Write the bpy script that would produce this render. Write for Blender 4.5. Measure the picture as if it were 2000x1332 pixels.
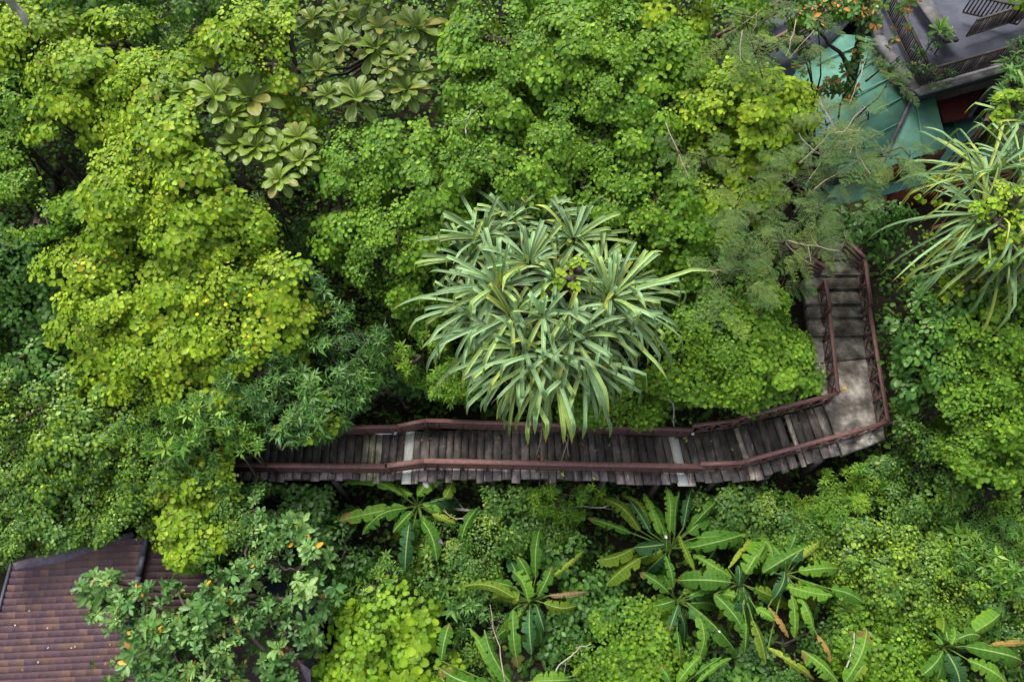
import bpy, math
import numpy as np
from mathutils import Vector
for o in list(bpy.data.objects): bpy.data.objects.remove(o)
C = bpy.context.scene
rng = np.random.default_rng(7)
R = math.radians
# ------------------------------------------------------------ camera, sky, sun, exposure
TH = R(28.9); FPX = 1350.0; CAMZ = 21.0
cd = bpy.data.cameras.new('camera'); cam = bpy.data.objects.new('camera', cd); C.collection.objects.link(cam)
cd.sensor_width = 36; cd.lens = 36*FPX/2000; cd.clip_start = .1; cd.clip_end = 500
cam.location = (0, 0, CAMZ); cam.rotation_euler = (TH, 0, 0); C.camera = cam
C.render.resolution_x = 1024; C.render.resolution_y = 681
SUN_EL, SUN_AZ = R(62), R(-35)          # azimuth measured from north (+y) clockwise
w = bpy.data.worlds.new('World'); C.world = w; w.use_nodes = True
nt = w.node_tree; bg = nt.nodes['Background']
sky = nt.nodes.new('ShaderNodeTexSky'); sky.sky_type = 'NISHITA'; sky.sun_disc = False
sky.sun_elevation = SUN_EL; sky.sun_rotation = SUN_AZ; sky.air_density = 1.0; sky.dust_density = 6.0; sky.ozone_density = 1.0
hs = nt.nodes.new('ShaderNodeHueSaturation'); hs.inputs['Saturation'].default_value = .45
nt.links.new(sky.outputs[0], hs.inputs['Color']); nt.links.new(hs.outputs[0], bg.inputs[0]); bg.inputs[1].default_value = 0.15
sd = bpy.data.lights.new('sun', 'SUN'); sd.energy = 1.5; sd.angle = R(20); sd.color = (1, .96, .88)
sun = bpy.data.objects.new('sun', sd); C.collection.objects.link(sun)
sdir = Vector((math.sin(SUN_AZ)*math.cos(SUN_EL), math.cos(SUN_AZ)*math.cos(SUN_EL), math.sin(SUN_EL)))
sun.rotation_euler = sdir.to_track_quat('Z', 'Y').to_euler(); sun.location = (0, 0, 40)
C.view_settings.view_transform = 'Standard'; C.view_settings.look = 'None'; C.view_settings.gamma = 1
C.view_settings.exposure = 0.96
C.render.engine = 'CYCLES'
# ------------------------------------------------------------ pixel (in the 2000 x 1332 photo) -> place in the world
def ray(u, v):
    xc = (u-1000)/FPX; yc = (666-v)/FPX
    return np.array([xc, yc*math.cos(TH)+math.sin(TH), yc*math.sin(TH)-math.cos(TH)])
def P(u, v, z=0.0):
    r = ray(u, v); t = (z-CAMZ)/r[2]
    return np.array([r[0]*t, r[1]*t, z])
def PP(u, v, z0, y0, ky, x0=0, kx=0):   # on the plane z = z0 + ky (y-y0) + kx (x-x0)
    r = ray(u, v); t = (z0-ky*y0-kx*x0-CAMZ)/(r[2]-ky*r[1]-kx*r[0])
    return np.array([r[0]*t, r[1]*t, CAMZ+r[2]*t])
def depth(v, z): return (z-CAMZ)/ray(1000, v)[2]
def zg(x, y):
    x = np.asarray(x, float); y = np.asarray(y, float)
    s = np.log1p(np.exp((y-9)*1.0))                       # soft bend where the hillside starts
    return -3.2+.36*s+.25*np.sin(x*.45+1)*np.cos(y*.38)+.12*np.sin(x*1.3+y*.9)
def zc(v): return float(np.interp(v, [-400, 0, 400, 700, 850, 950, 1332, 1700], [11, 8.3, 6, 3.4, 1.7, 0, -1.2, -1.6]))
# ------------------------------------------------------------ mesh builder
class MB:
    def __init__(s): s.v=[]; s.f3=[]; s.f4=[]; s.c=[]; s.n=0
    def add(s, V, F, col=(1,1,1)):
        V = np.asarray(V, float).reshape(-1,3); s.v.append(V)
        c = np.asarray(col, float); s.c.append(np.broadcast_to(c, (len(V),3)).copy() if c.ndim==1 else c)
        F = np.asarray(F, int)
        (s.f3 if F.shape[1]==3 else s.f4).append(F+s.n); s.n += len(V)
    def mixed(s, V, F3, F4, col=(1,1,1)):
        n0 = s.n; s.add(V, F3, col); s.f4.append(np.asarray(F4,int)+n0)
    def build(s, name, mat, parent=None, smooth=False, loc=None):
        me = bpy.data.meshes.new(name)
        V = np.concatenate(s.v); Cc = np.concatenate(s.c)
        if parent is not None: V = V-np.array(parent.location)
        elif loc is not None: V = V-np.array(loc)
        f3 = np.concatenate(s.f3) if s.f3 else np.zeros((0,3),int); f4 = np.concatenate(s.f4) if s.f4 else np.zeros((0,4),int)
        loops = np.concatenate([f3.ravel(), f4.ravel()]).astype(np.int32)
        tot = np.concatenate([np.full(len(f3),3), np.full(len(f4),4)]).astype(np.int32)
        start = np.concatenate([[0], np.cumsum(tot)[:-1]]).astype(np.int32)
        me.vertices.add(len(V)); me.vertices.foreach_set('co', V.astype(np.float32).ravel())
        me.loops.add(len(loops)); me.loops.foreach_set('vertex_index', loops)
        me.polygons.add(len(tot)); me.polygons.foreach_set('loop_start', start); me.polygons.foreach_set('loop_total', tot)
        if smooth: me.polygons.foreach_set('use_smooth', np.ones(len(tot), bool))
        a = me.color_attributes.new('tint', 'FLOAT_COLOR', 'POINT')
        a.data.foreach_set('color', np.concatenate([Cc, np.ones((len(Cc),1))],1).astype(np.float32).ravel())
        me.update(calc_edges=True); me.materials.append(mat)
        o = bpy.data.objects.new(name, me); C.collection.objects.link(o)
        if parent is not None: o.parent = parent
        elif loc is not None: o.location = loc
        return o
def nrm(a): a = np.asarray(a,float); return a/np.maximum(np.linalg.norm(a,axis=-1,keepdims=True),1e-9)
BOXF = [(0,1,2,3),(7,6,5,4),(0,4,5,1),(1,5,6,2),(2,6,7,3),(3,7,4,0)]
def beam(mb, A, B, wd, ht, up=(0,0,1), col=(1,1,1)):
    A=np.asarray(A,float); B=np.asarray(B,float); d=nrm(B-A); up=np.asarray(up,float)
    if abs(d@up)>.97: up=np.array([0.,1,0])
    s=nrm(np.cross(d,up)); u=np.cross(s,d); s=s*wd/2; u=u*ht/2
    V=[A-s-u,A+s-u,A+s+u,A-s+u,B-s-u,B+s-u,B+s+u,B-s+u]
    mb.add(V, BOXF, col)
def slab(mb, pts, th, col=(1,1,1)):    # convex polygon with thickness downwards
    pts=np.asarray(pts,float); n=len(pts); lo=pts-np.array([0,0,th])
    V=np.concatenate([pts,lo,[pts.mean(0)],[lo.mean(0)]])
    F3=[(i,(i+1)%n,2*n) for i in range(n)]+[(n+(i+1)%n,n+i,2*n+1) for i in range(n)]
    F4=[(i,n+i,n+(i+1)%n,(i+1)%n) for i in range(n)]
    mb.mixed(V,F3,F4,col)
def tube(mb, pts, rad, seg=6, col=(1,1,1)):
    pts=np.asarray(pts,float); n=len(pts); rad=np.broadcast_to(rad,(n,))
    T=nrm(np.gradient(pts,axis=0)); ref=np.array([.13,.97,.2])
    V=[]
    for i in range(n):
        a=nrm(np.cross(T[i],ref)); b=np.cross(T[i],a)
        for k in range(seg):
            g=2*math.pi*k/seg; V.append(pts[i]+rad[i]*(a*math.cos(g)+b*math.sin(g)))
    F=[(i*seg+k,i*seg+(k+1)%seg,(i+1)*seg+(k+1)%seg,(i+1)*seg+k) for i in range(n-1) for k in range(seg)]
    mb.add(V,F,col)
def wiggle(A,B,n=7,amp=.1,r=rng):
    A=np.asarray(A,float);B=np.asarray(B,float)
    t=np.linspace(0,1,n)[:,None]; off=np.cumsum(r.normal(0,amp/2,(n,3)),0); off-=t*off[-1]; off[0]=0
    return A+(B-A)*t+off
# ------------------------------------------------------------ materials
def newmat(name):
    m=bpy.data.materials.new(name); m.use_nodes=True; return m,m.node_tree.nodes,m.node_tree.links,m.node_tree.nodes['Principled BSDF']
def leafmat(name, rough=.45, spec=.35, trans=.35, tcol=(1.25,1.35,.5), vein=0.0):
    m,N,L,b=newmat(name)
    at=N.new('ShaderNodeAttribute'); at.attribute_name='tint'
    nz=N.new('ShaderNodeTexNoise'); nz.inputs['Scale'].default_value=9
    tc=N.new('ShaderNodeTexCoord'); L.new(tc.outputs['Object'],nz.inputs['Vector'])
    mr=N.new('ShaderNodeMapRange'); mr.inputs['To Min'].default_value=.72; mr.inputs['To Max'].default_value=1.28
    L.new(nz.outputs['Fac'],mr.inputs['Value'])
    mx=N.new('ShaderNodeVectorMath'); mx.operation='SCALE'; L.new(at.outputs['Color'],mx.inputs[0]); L.new(mr.outputs[0],mx.inputs['Scale'])
    L.new(mx.outputs[0],b.inputs['Base Color'])
    b.inputs['Roughness'].default_value=rough; b.inputs['Specular IOR Level'].default_value=spec
    tr=N.new('ShaderNodeBsdfTranslucent'); ml=N.new('ShaderNodeVectorMath'); ml.operation='MULTIPLY'; ml.inputs[1].default_value=tcol
    L.new(mx.outputs[0],ml.inputs[0]); L.new(ml.outputs[0],tr.inputs['Color'])
    ms=N.new('ShaderNodeMixShader'); ms.inputs[0].default_value=trans
    L.new(b.outputs[0],ms.inputs[1]); L.new(tr.outputs[0],ms.inputs[2])
    L.new(ms.outputs[0],N['Material Output'].inputs['Surface'])
    return m
def stainmat(name, cols, scale=(1,1,1), nscale=3.0, rough=.8, tint=False, bump=.0, detail=6, spec=.3, streak=None, metal=0):
    m,N,L,b=newmat(name)
    tc=N.new('ShaderNodeTexCoord'); mp=N.new('ShaderNodeMapping'); mp.inputs['Scale'].default_value=scale
    L.new(tc.outputs['Object'],mp.inputs[0])
    nz=N.new('ShaderNodeTexNoise'); nz.inputs['Scale'].default_value=nscale; nz.inputs['Detail'].default_value=detail; nz.inputs['Roughness'].default_value=.65
    L.new(mp.outputs[0],nz.inputs['Vector'])
    cr=N.new('ShaderNodeValToRGB'); L.new(nz.outputs['Fac'],cr.inputs[0])
    e=cr.color_ramp.elements
    while len(e)<len(cols): e.new(.5)
    for i,(p,c) in enumerate(cols): e[i].position=p; e[i].color=(*c,1)
    out=cr.outputs[0]
    if streak:
        n2=N.new('ShaderNodeTexNoise'); n2.inputs['Scale'].default_value=streak[1]; n2.inputs['Detail'].default_value=5; n2.inputs['Roughness'].default_value=.7
        mp2=N.new('ShaderNodeMapping'); mp2.inputs['Scale'].default_value=streak[0]; L.new(tc.outputs['Object'],mp2.inputs[0]); L.new(mp2.outputs[0],n2.inputs['Vector'])
        r2=N.new('ShaderNodeValToRGB'); r2.color_ramp.elements[0].position=streak[2]; r2.color_ramp.elements[1].position=streak[3]; L.new(n2.outputs['Fac'],r2.inputs[0])
        mi=N.new('ShaderNodeMixRGB'); L.new(r2.outputs[0],mi.inputs[0]); L.new(out,mi.inputs[1]); mi.inputs[2].default_value=(*streak[4],1); out=mi.outputs[0]
    if tint:
        at=N.new('ShaderNodeAttribute'); at.attribute_name='tint'
        mu=N.new('ShaderNodeMixRGB'); mu.blend_type='MULTIPLY'; mu.inputs[0].default_value=1; L.new(out,mu.inputs[1]); L.new(at.outputs['Color'],mu.inputs[2]); out=mu.outputs[0]
    L.new(out,b.inputs['Base Color']); b.inputs['Roughness'].default_value=rough; b.inputs['Specular IOR Level'].default_value=spec; b.inputs['Metallic'].default_value=metal
    if bump:
        bp=N.new('ShaderNodeBump'); bp.inputs['Strength'].default_value=bump; bp.inputs['Distance'].default_value=.02; L.new(nz.outputs['Fac'],bp.inputs['Height']); L.new(bp.outputs[0],b.inputs['Normal'])
    return m
M_leaf=leafmat('leaf',.5,.25,.38); M_gloss=leafmat('glossy_leaf',.42,.32,.24); M_dull=leafmat('dull_leaf',.6,.25,.4)
M_pand=leafmat('screw_pine_leaf',.5,.3,.2,(1.1,1.25,.6)); M_ban=leafmat('banana_leaf',.55,.12,.3)
M_bark=stainmat('bark',[(.3,(.025,.02,.015)),(.7,(.09,.073,.056))],(1,1,.4),9,.9,bump=.5)
M_pale=stainmat('pale_bark',[(.3,(.22,.2,.18)),(.7,(.5,.47,.43))],(1,1,.5),12,.8,bump=.4)
M_twig=stainmat('dry_twig',[(.3,(.2,.15,.1)),(.7,(.4,.33,.26))],(1,1,1),12,.9)
M_soil=stainmat('soil',[(.3,(.008,.007,.005)),(.7,(.03,.024,.016))],(1,1,1),4,.95,bump=.6)
M_plank=stainmat('weathered_plank',[(.3,(.022,.020,.019)),(.5,(.052,.046,.043)),(.72,(.13,.115,.104))],(2.2,1.2,1),1.6,.7,tint=True,bump=.08,streak=((16,1.0,1),1.5,.60,.68,(.23,.195,.17)))
M_board=stainmat('painted_board',[(.3,(.36,.38,.34)),(.7,(.56,.58,.53))],(8,2,1),3,.7,tint=True,bump=.2)
M_rail=stainmat('reddish_brown_paint',[(.3,(.10,.052,.047)),(.7,(.165,.09,.082))],(3,3,3),3,.55,tint=True,bump=.15,streak=((2.5,2.5,2.5),2.6,.60,.68,(.20,.16,.145)))
M_conc=stainmat('weathered_concrete',[(.36,(.04,.036,.032)),(.47,(.10,.092,.082)),(.56,(.20,.19,.17)),(.68,(.42,.40,.37))],(1,1,1),1.5,.85,tint=True,bump=.4,detail=9)
M_white=stainmat('white_enamel',[(.3,(.6,.6,.58)),(.7,(.8,.8,.78))],(1,1,1),5,.4)
M_tile=stainmat('roof_tile',[(.3,(.75,.75,.75)),(.7,(1.15,1.15,1.15))],(3,8,1),6,.6,tint=True,bump=.1)
M_cap=stainmat('dark_ridge_metal',[(.3,(.03,.035,.05)),(.7,(.07,.075,.1))],(1,1,1),3,.5)
M_flash=stainmat('mauve_flashing',[(.3,(.09,.07,.09)),(.7,(.18,.15,.19))],(1,1,1),6,.5,streak=((6,6,6),2,.66,.7,(.6,.6,.58)))
M_slate=stainmat('slate_sheet',[(.3,(.03,.038,.055)),(.7,(.07,.082,.11))],(1,1,1),2,.6)
M_green=stainmat('green_metal_sheet',[(.25,(.065,.16,.125)),(.55,(.115,.27,.205)),(.8,(.18,.36,.29))],(1,1,1),1.3,.5,tint=True,streak=((3,3,3),2.4,.64,.72,(.06,.05,.035)))
M_red=stainmat('dark_red_paint',[(.3,(.07,.012,.01)),(.7,(.13,.025,.018))],(1,1,1),3,.6)
M_para=stainmat('parapet_concrete',[(.35,(.06,.06,.065)),(.65,(.19,.18,.185))],(1,1,1),2,.85,bump=.3)
M_terr=stainmat('grey_screed',[(.3,(.035,.038,.055)),(.7,(.085,.09,.12))],(1,1,1),1.5,.8,bump=.2)
M_dark=stainmat('dark_stained_wood',[(.3,(.03,.024,.023)),(.7,(.09,.072,.066))],(1,1,1),5,.7,tint=True)
M_plain=leafmat('petal',.6,.2,.2,(1,1,1))
# ------------------------------------------------------------ object helpers
def tag(o,label=None,cat=None,group=None,kind=None):
    if label: o['label']=label
    if cat: o['category']=cat
    if group: o['group']=group
    if kind: o['kind']=kind
    return o
def thing(name,label,cat,loc=(0,0,0),group=None):
    o=bpy.data.objects.new(name,None); C.collection.objects.link(o); o.location=Vector([float(a) for a in loc]); o.empty_display_size=.3
    return tag(o,label,cat,group)
# ------------------------------------------------------------ leaves
def tmpl(kind):
    if kind=='round': V=[(0,0,0),(0,.5,-.06),(0,1.0,-.14),(-.36,.02,.05),(-.53,.42,.06),(-.33,.84,-.02),(.36,.02,.05),(.53,.42,.06),(.33,.84,-.02)]; F=[(0,1,4,3),(1,2,5,4),(0,6,7,1),(1,7,8,2)]
    elif kind=='oval': V=[(0,0,0),(0,.5,.03),(0,1.0,-.12),(-.3,.25,.04),(-.5,.62,.05),(-.25,.93,-.04),(.3,.25,.04),(.5,.62,.05),(.25,.93,-.04)]; F=[(0,1,4,3),(1,2,5,4),(0,6,7,1),(1,7,8,2)]
    elif kind=='lance': V=[(0,0,0),(0,.5,0),(0,1,-.2),(-.5,.42,.07),(.5,.42,.07)]; F=[(0,1,3),(1,2,3),(0,4,1),(1,4,2)]
    elif kind=='rib':   # large paddle with a raised pale midrib: obovate
        V=[];F=[]; prof=[(0,.10),(.18,.22),(.4,.55),(.62,.92),(.8,1.0),(.93,.72),(1.0,.2)]
        for t,wd in prof:
            z=.18*t-.34*t*t
            V+=[(-.5*wd,t,z+.06*wd),(-.25*wd,t,z+.055*wd),(0,t,z),(.25*wd,t,z+.055*wd),(.5*wd,t,z+.06*wd)]
        F=[(5*i+k,5*i+k+1,5*i+k+6,5*i+k+5) for i in range(6) for k in range(4)]
    return np.array(V,float),np.array(F,int)
TM={k:tmpl(k) for k in ('round','oval','lance','rib')}
def leaves(mb,Pt,N,D,L,W,tint,kind,rib=None):
    V,F=TM[kind]; n=len(Pt)
    if n==0: return
    N=nrm(N); D=nrm(D-(D*N).sum(1,keepdims=True)*N); B=np.cross(D,N)
    L=np.broadcast_to(L,(n,))[:,None,None]; W=np.broadcast_to(W,(n,))[:,None,None]
    X=Pt[:,None,:]+B[:,None,:]*V[None,:,0,None]*W+D[:,None,:]*V[None,:,1,None]*L+N[:,None,:]*V[None,:,2,None]*L
    k=len(V); col=np.repeat(tint,k,0).reshape(n,k,3).copy()
    if kind in('round','oval'): col[:,1]*=1.18; col[:,[4,5,7,8]]*=.93
    if kind=='rib':
        col[:,2::5]=col[:,2::5]*.6+np.array([.26,.38,.08])*.4; col[:,0::5]=col[:,0::5]*.75+np.array([.34,.38,.06])*.25; col[:,4::5]=col[:,4::5]*.75+np.array([.34,.38,.06])*.25
    FF=(F[None]+(np.arange(n)*k)[:,None,None]).reshape(-1,F.shape[1])
    mb.add(X.reshape(-1,3),FF,col.reshape(-1,3))
YG=[((.25,.38,.020),4),((.18,.31,.02),4),((.35,.46,.03),3),((.12,.22,.02),3),((.48,.46,.03),.35),((.50,.34,.03),.12),((.22,.14,.06),.12)]
MG=[((.155,.29,.022),4),((.105,.23,.02),4),((.22,.38,.03),3),((.065,.15,.018),3),((.32,.43,.03),.6),((.2,.13,.06),.08)]
SG=[((.18,.30,.025),3),((.10,.20,.025),4),((.06,.14,.02),4),((.24,.34,.03),1.2)]
DG=[((.05,.13,.02),4),((.038,.10,.018),4),((.075,.18,.028),3)]
BG=[((.06,.15,.028),4),((.042,.115,.025),4),((.10,.22,.035),3)]
MX=[((.045,.12,.022),4),((.08,.17,.022),4),((.13,.24,.028),2.0),((.25,.36,.03),.5),((.16,.12,.04),.15)]
GL=[((.045,.125,.022),4),((.075,.18,.025),4),((.12,.25,.03),2)]
OV=[((.10,.22,.05),4),((.065,.16,.04),4),((.17,.29,.07),3),((.55,.30,.03),.22),((.42,.20,.05),.1)]
FY=[((.13,.26,.02),4),((.08,.19,.02),4),((.24,.38,.03),2)]
def proj(X):
    X=np.asarray(X,float)-np.array([0,0,CAMZ]); c,s_=math.cos(TH),math.sin(TH)
    yc=X[:,1]*c+X[:,2]*s_; d=X[:,1]*s_-X[:,2]*c; d=np.maximum(d,.1)
    return np.stack([1000+FPX*X[:,0]/d,666-FPX*yc/d],1)
def inside(p,poly):
    x,y=p[:,0],p[:,1]; r=np.zeros(len(p),bool); n=len(poly)
    for i in range(n):
        x1,y1=poly[i]; x2,y2=poly[(i+1)%n]
        c=((y1>y)!=(y2>y)); xx=(x2-x1)*(y-y1)/((y2-y1) if y2!=y1 else 1e-9)+x1; r^=c&(x<xx)
    return r
# clearings kept open over the walkway, roofs and terrace, and hollows between the crowns
DECK=[(478,900),(505,872),(640,858),(668,846),(680,824),(830,812),(940,815),(1128,822),(1150,836),(1275,836),(1290,826),(1350,826),(1440,812),(1618,765),(1600,690),(1572,580),(1570,525),(1640,470),(1698,478),(1745,640),(1752,870),(1640,912),(1450,950),(860,952),(455,945)]
ROOF=[(-90,1440),(-90,1190),(27,1090),(190,1062),(290,1045),(325,1100),(300,1190),(290,1440)]
ROOF2=[(290,1120),(470,1150),(612,1270),(612,1440),(290,1440)]
BLD=[(1585,120),(1600,60),(1640,40),(1700,0),(1705,-60),(1950,-60),(1958,150),(1925,235),(1890,310),(1740,392),(1700,350),(1625,300)]
FANR=[(580,-40),(860,-40),(860,190),(800,225),(700,245),(590,215),(560,120)]
FANR2=[(375,150),(520,150),(560,230),(625,260),(620,380),(520,385),(440,330),(380,240)]
HOLES=[[(100,255),(150,270),(185,340),(160,375),(100,380),(60,330)],[(0,395),(60,400),(120,440),(40,450),(0,440)],[(820,120),(860,150),(850,225),(890,235),(880,260),(830,240)],[(540,385),(590,400),(640,380),(700,390),(690,405),(640,425),(600,450),(545,430)],
 [(640,505),(700,560),(760,600),(790,640),(830,660),(800,690),(770,640),(700,610),(620,530)],[(1385,0),(1440,0),(1440,60),(1400,90),(1380,60)],[(1730,490),(1800,480),(1790,560),(1770,640),(1740,600)],[(740,760),(950,790),(930,822),(690,822)],[(1290,790),(1400,790),(1480,800),(1400,822),(1330,826)],[(1290,195),(1330,190),(1340,215),(1300,225)],[(130,225),(165,250),(150,280),(110,260)],[(1780,770),(1840,790),(1830,830),(1790,820)],[(1910,920),(1950,940),(1940,980),(1905,960)],[(500,975),(560,960),(540,1000),(470,1000)]]
def clear(p,sp):
    k=inside(p,DECK)|inside(p,BLD)
    if sp!='oval': k|=inside(p,ROOF)|inside(p,ROOF2)
    k|=inside(p,FANR)|inside(p,FANR2)
    for h in HOLES: k|=inside(p,h)
    return ~k
# name: kind, size (m), width ratio, palette, clump radius, coverage, whorl, normal jitter, material, size-jitter
SP={
 'vineY':('round',.126,.92,YG,.42,2.2,1,.42,M_leaf),
 'vineG':('round',.106,.92,MG,.38,2.1,1,.40,M_leaf),
 'vineS':('round',.105,.95,MG,.5,2.5,1,.30,M_leaf),
 'vineB':('round',.20,.95,MG[:3]+YG[:2],.5,2.2,1,.3,M_leaf),
 'vineD':('round',.14,.9,DG+[((.08,.18,.02),4)],.4,2.2,1,.45,M_leaf),
 'lance':('lance',.25,.27,BG,.42,1.7,7,.4,M_gloss),
 'lanceG':('lance',.22,.30,GL+FY,.36,1.9,7,.4,M_gloss),
 'glossy':('oval',.20,.66,GL,.36,2.0,1,.5,M_gloss),
 'small':('oval',.105,.75,MX,.36,2.3,1,.55,M_gloss),
 'smallY':('oval',.11,.78,MX+YG[:2],.38,2.3,1,.5,M_gloss),
 'fineY':('lance',.17,.30,FY,.34,2.0,8,.35,M_leaf),
 'oval':('oval',.24,.46,OV,.34,1.3,7,.45,M_gloss),
 'dark':('oval',.15,.7,DG,.4,2.0,1,.5,M_gloss),
}
def pick(pal,n,r=rng):
    p=np.array([b for a,b in pal],float); c=np.array([a for a,b in pal]); return c[r.choice(len(c),n,p=p/p.sum())]
def dome(mb,sp,u,v,r,dz,dens=1.0,cen=None):
    kind,L,wr,pal,rs,cov,wh,jit,mat=SP[sp]
    z=zc(v)+dz; t=depth(v,z); Rm=r*t/FPX*(1.15 if sp[:4] in('vine','smal') and r>40 else 1)
    c=P(u,v,z) if cen is None else cen
    c=c-np.array([0,0,.4*Rm]); vine=sp.startswith('vine'); rs=min(rs,Rm*.5)
    nc=max(4,int(1.9*(Rm/rs)**2*dens))
    d=nrm(rng.normal(0,1,(nc*3,3))); d=d[d[:,2]>-.2][:nc]
    d=d[(d[:,1]<.55)|(rng.random(len(d))<.5)]
    rad=(rng.uniform(.9,1.06,len(d)) if vine else rng.uniform(.84,1.1,len(d)))[:,None]
    cc=c+d*np.array([Rm,Rm,(.6 if vine else .75)*Rm])*rad
    drop=min(3.6,c[2]-float(zg(c[0],c[1]))-.4)
    if drop>.8 and cen is None:
        ns=int(nc*.55*min(1.6,drop/Rm)); az=rng.uniform(-math.pi*1.05,.05*math.pi,ns)
        ds=np.stack([np.cos(az),np.sin(az),np.full(ns,.1)],1)
        cs=c+ds*np.array([Rm,Rm,0])*rng.uniform(.55,1.02,(ns,1)); cs[:,2]-=drop*rng.random(ns)**1.2
        d=np.concatenate([d,ds]); cc=np.concatenate([cc,cs])
    if cen is None and sp!='ovalO':
        kp=clear(proj(cc),sp); d=d[kp]; cc=cc[kp]
        if len(cc)<3: return c,Rm,np.array([c,c,c])
    m=int(2*math.pi*rs*rs*cov/(L*L*wr*.8)*.62)
    if wh>1: m=max(4,int(m/wh*1.3))
    odd=sp in('oval','ovalO'); pal_=pal[:3] if odd else pal; base=pick(pal[:3] if odd else (pal[:4] if len(pal)>4 else pal[:3]),len(cc))
    n=len(cc)*m
    ci=np.repeat(np.arange(len(cc)),m)
    q=nrm(rng.normal(0,1,(n,3))+.55*d[ci]+np.array([0,0,.35]))
    rsz=rs*rng.uniform(.7,1.35,len(cc))[ci][:,None]
    X=cc[ci]+q*rsz*rng.uniform(.35,1.12,(n,1))*np.array([1.1,1.1,.42] if vine else [1,1,.6])
    N=nrm((.28 if vine else .5)*q+np.array([0,-.25,.65])+.3*d[ci]+rng.normal(0,jit*.62,(n,3)))
    D=q*np.array([1,1,.3])+.35*d[ci]+np.array([0,-.45,-.45])+rng.normal(0,.45,(n,3))
    cm=(.4*base[ci]+.6*pick(pal_,n))*rng.uniform(.75,1.22,(n,1))
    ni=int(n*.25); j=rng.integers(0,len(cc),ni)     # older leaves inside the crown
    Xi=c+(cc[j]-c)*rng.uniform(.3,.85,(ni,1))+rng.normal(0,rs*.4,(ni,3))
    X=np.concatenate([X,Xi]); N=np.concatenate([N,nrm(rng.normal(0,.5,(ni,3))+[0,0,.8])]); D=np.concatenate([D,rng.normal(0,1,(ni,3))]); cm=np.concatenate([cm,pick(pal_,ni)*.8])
    if cen is None and sp!='ovalO':
        kp=clear(proj(X+rng.normal(0,.07,X.shape)),sp); X,N,D,cm=X[kp],N[kp],D[kp],cm[kp]
        if len(X)==0: return c,Rm,cc
    n=len(X); sz=L*rng.uniform(.55,1.2,n)*(1+.35*(rng.random(n)<.1))*(1+.22*np.sin(X[:,0]*1.9+1.3*np.sin(X[:,1]*1.4))) 
    if wh>1:
        a=(np.arange(wh)/wh*2*math.pi)[None,:]+rng.uniform(0,6.28,(n,1))+rng.normal(0,.25,(n,wh))
        A=nrm(np.cross(N,nrm(D+1e-3))); B=np.cross(N,A)
        dd=A[:,None,:]*np.cos(a)[:,:,None]+B[:,None,:]*np.sin(a)[:,:,None]
        el=rng.uniform(-.15,.75,(n,wh,1))
        dl=nrm(dd+N[:,None,:]*el+np.array([0,0,-.12])); nl=nrm(N[:,None,:]-dd*el+rng.normal(0,.15,(n,wh,3)))
        X=np.repeat(X,wh,0)+N.repeat(wh,0)*rng.uniform(-.6,.1,(n*wh,1))*L*.6; X=X+dl.reshape(-1,3)*.01; N=nl.reshape(-1,3); D=dl.reshape(-1,3)
        cm=np.repeat(cm,wh,0)*rng.uniform(.8,1.2,(n*wh,1))
        if sp in('oval','ovalO'): od=rng.random(n*wh)<(.022 if sp=='oval' else .2); cm[od]=pick(pal[3:],int(od.sum()))
        sz=np.repeat(sz,wh)*rng.uniform(.65,1.1,n*wh)
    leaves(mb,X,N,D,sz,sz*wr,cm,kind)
    return c,Rm,cc
def tree(name,sp,label,lobes,cat='tree',dens=1.0,group=None,flowers=None,yellow=0):
    lobes=[l if len(l)==4 else (*l,0) for l in lobes]
    u0,v0=np.mean([l[:2] for l in lobes],0); zz=zc(v0)+np.mean([l[3] for l in lobes])
    base=P(u0,v0,zz); g=float(zg(base[0],base[1])); g=min(g,zz-1)
    o=thing(name,label,cat,(base[0],base[1],g))
    mb=MB(); tb=MB(); root=P(u0,v0,g-.2); root[2]=min(g,float(zg(root[0],root[1])))-.2
    fork=root+(base-root)*.6
    r0=.05+.035*(base[2]-g)
    tube(tb,wiggle(root,fork,6,.12),np.linspace(r0,r0*.7,6),8)
    for l in lobes:
        c,Rm,cc=dome(mb,sp,*l,dens=dens)
        tube(tb,wiggle(fork,c,6,.15),np.linspace(r0*.6,r0*.25,6),6)
        for k in rng.choice(len(cc),min(9,len(cc)),replace=False):
            tube(tb,wiggle(c,cc[k],5,.12),np.linspace(r0*.25,.012,5),4)
    mb.build('crown',SP[sp][8],o,True); tb.build('trunk' if name!='shrub' else 'stem',M_bark,o,True)
    for (fu,fv) in flowers or []:
        fb=MB(); z=zc(fv)+(lobes[0][3])+.35; c=P(fu,fv,z); n=5
        a=np.arange(n)/n*6.283; dd=np.stack([np.cos(a),np.sin(a),np.full(n,.25)],1); nn=np.stack([-.3*np.cos(a),-.3*np.sin(a),np.ones(n)],1)
        leaves(fb,np.repeat(c[None],n,0),nn,dd,.055,.05,np.repeat([[.85,.62,.02]],n,0),'round'); fb.build('flower',M_plain,o)
    return o
# ------------------------------------------------------------ ground
gx=np.linspace(-48,48,121); gy=np.linspace(-22,62,106); GX,GY=np.meshgrid(gx,gy)
mb=MB(); nx=len(gx)
F=[(j*nx+i,j*nx+i+1,(j+1)*nx+i+1,(j+1)*nx+i) for j in range(len(gy)-1) for i in range(nx-1)]
mb.add(np.stack([GX.ravel(),GY.ravel(),zg(GX,GY).ravel()+rng.normal(0,.05,GX.size)],1),F); tag(mb.build('ground',M_soil,smooth=True),kind='structure')
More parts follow.
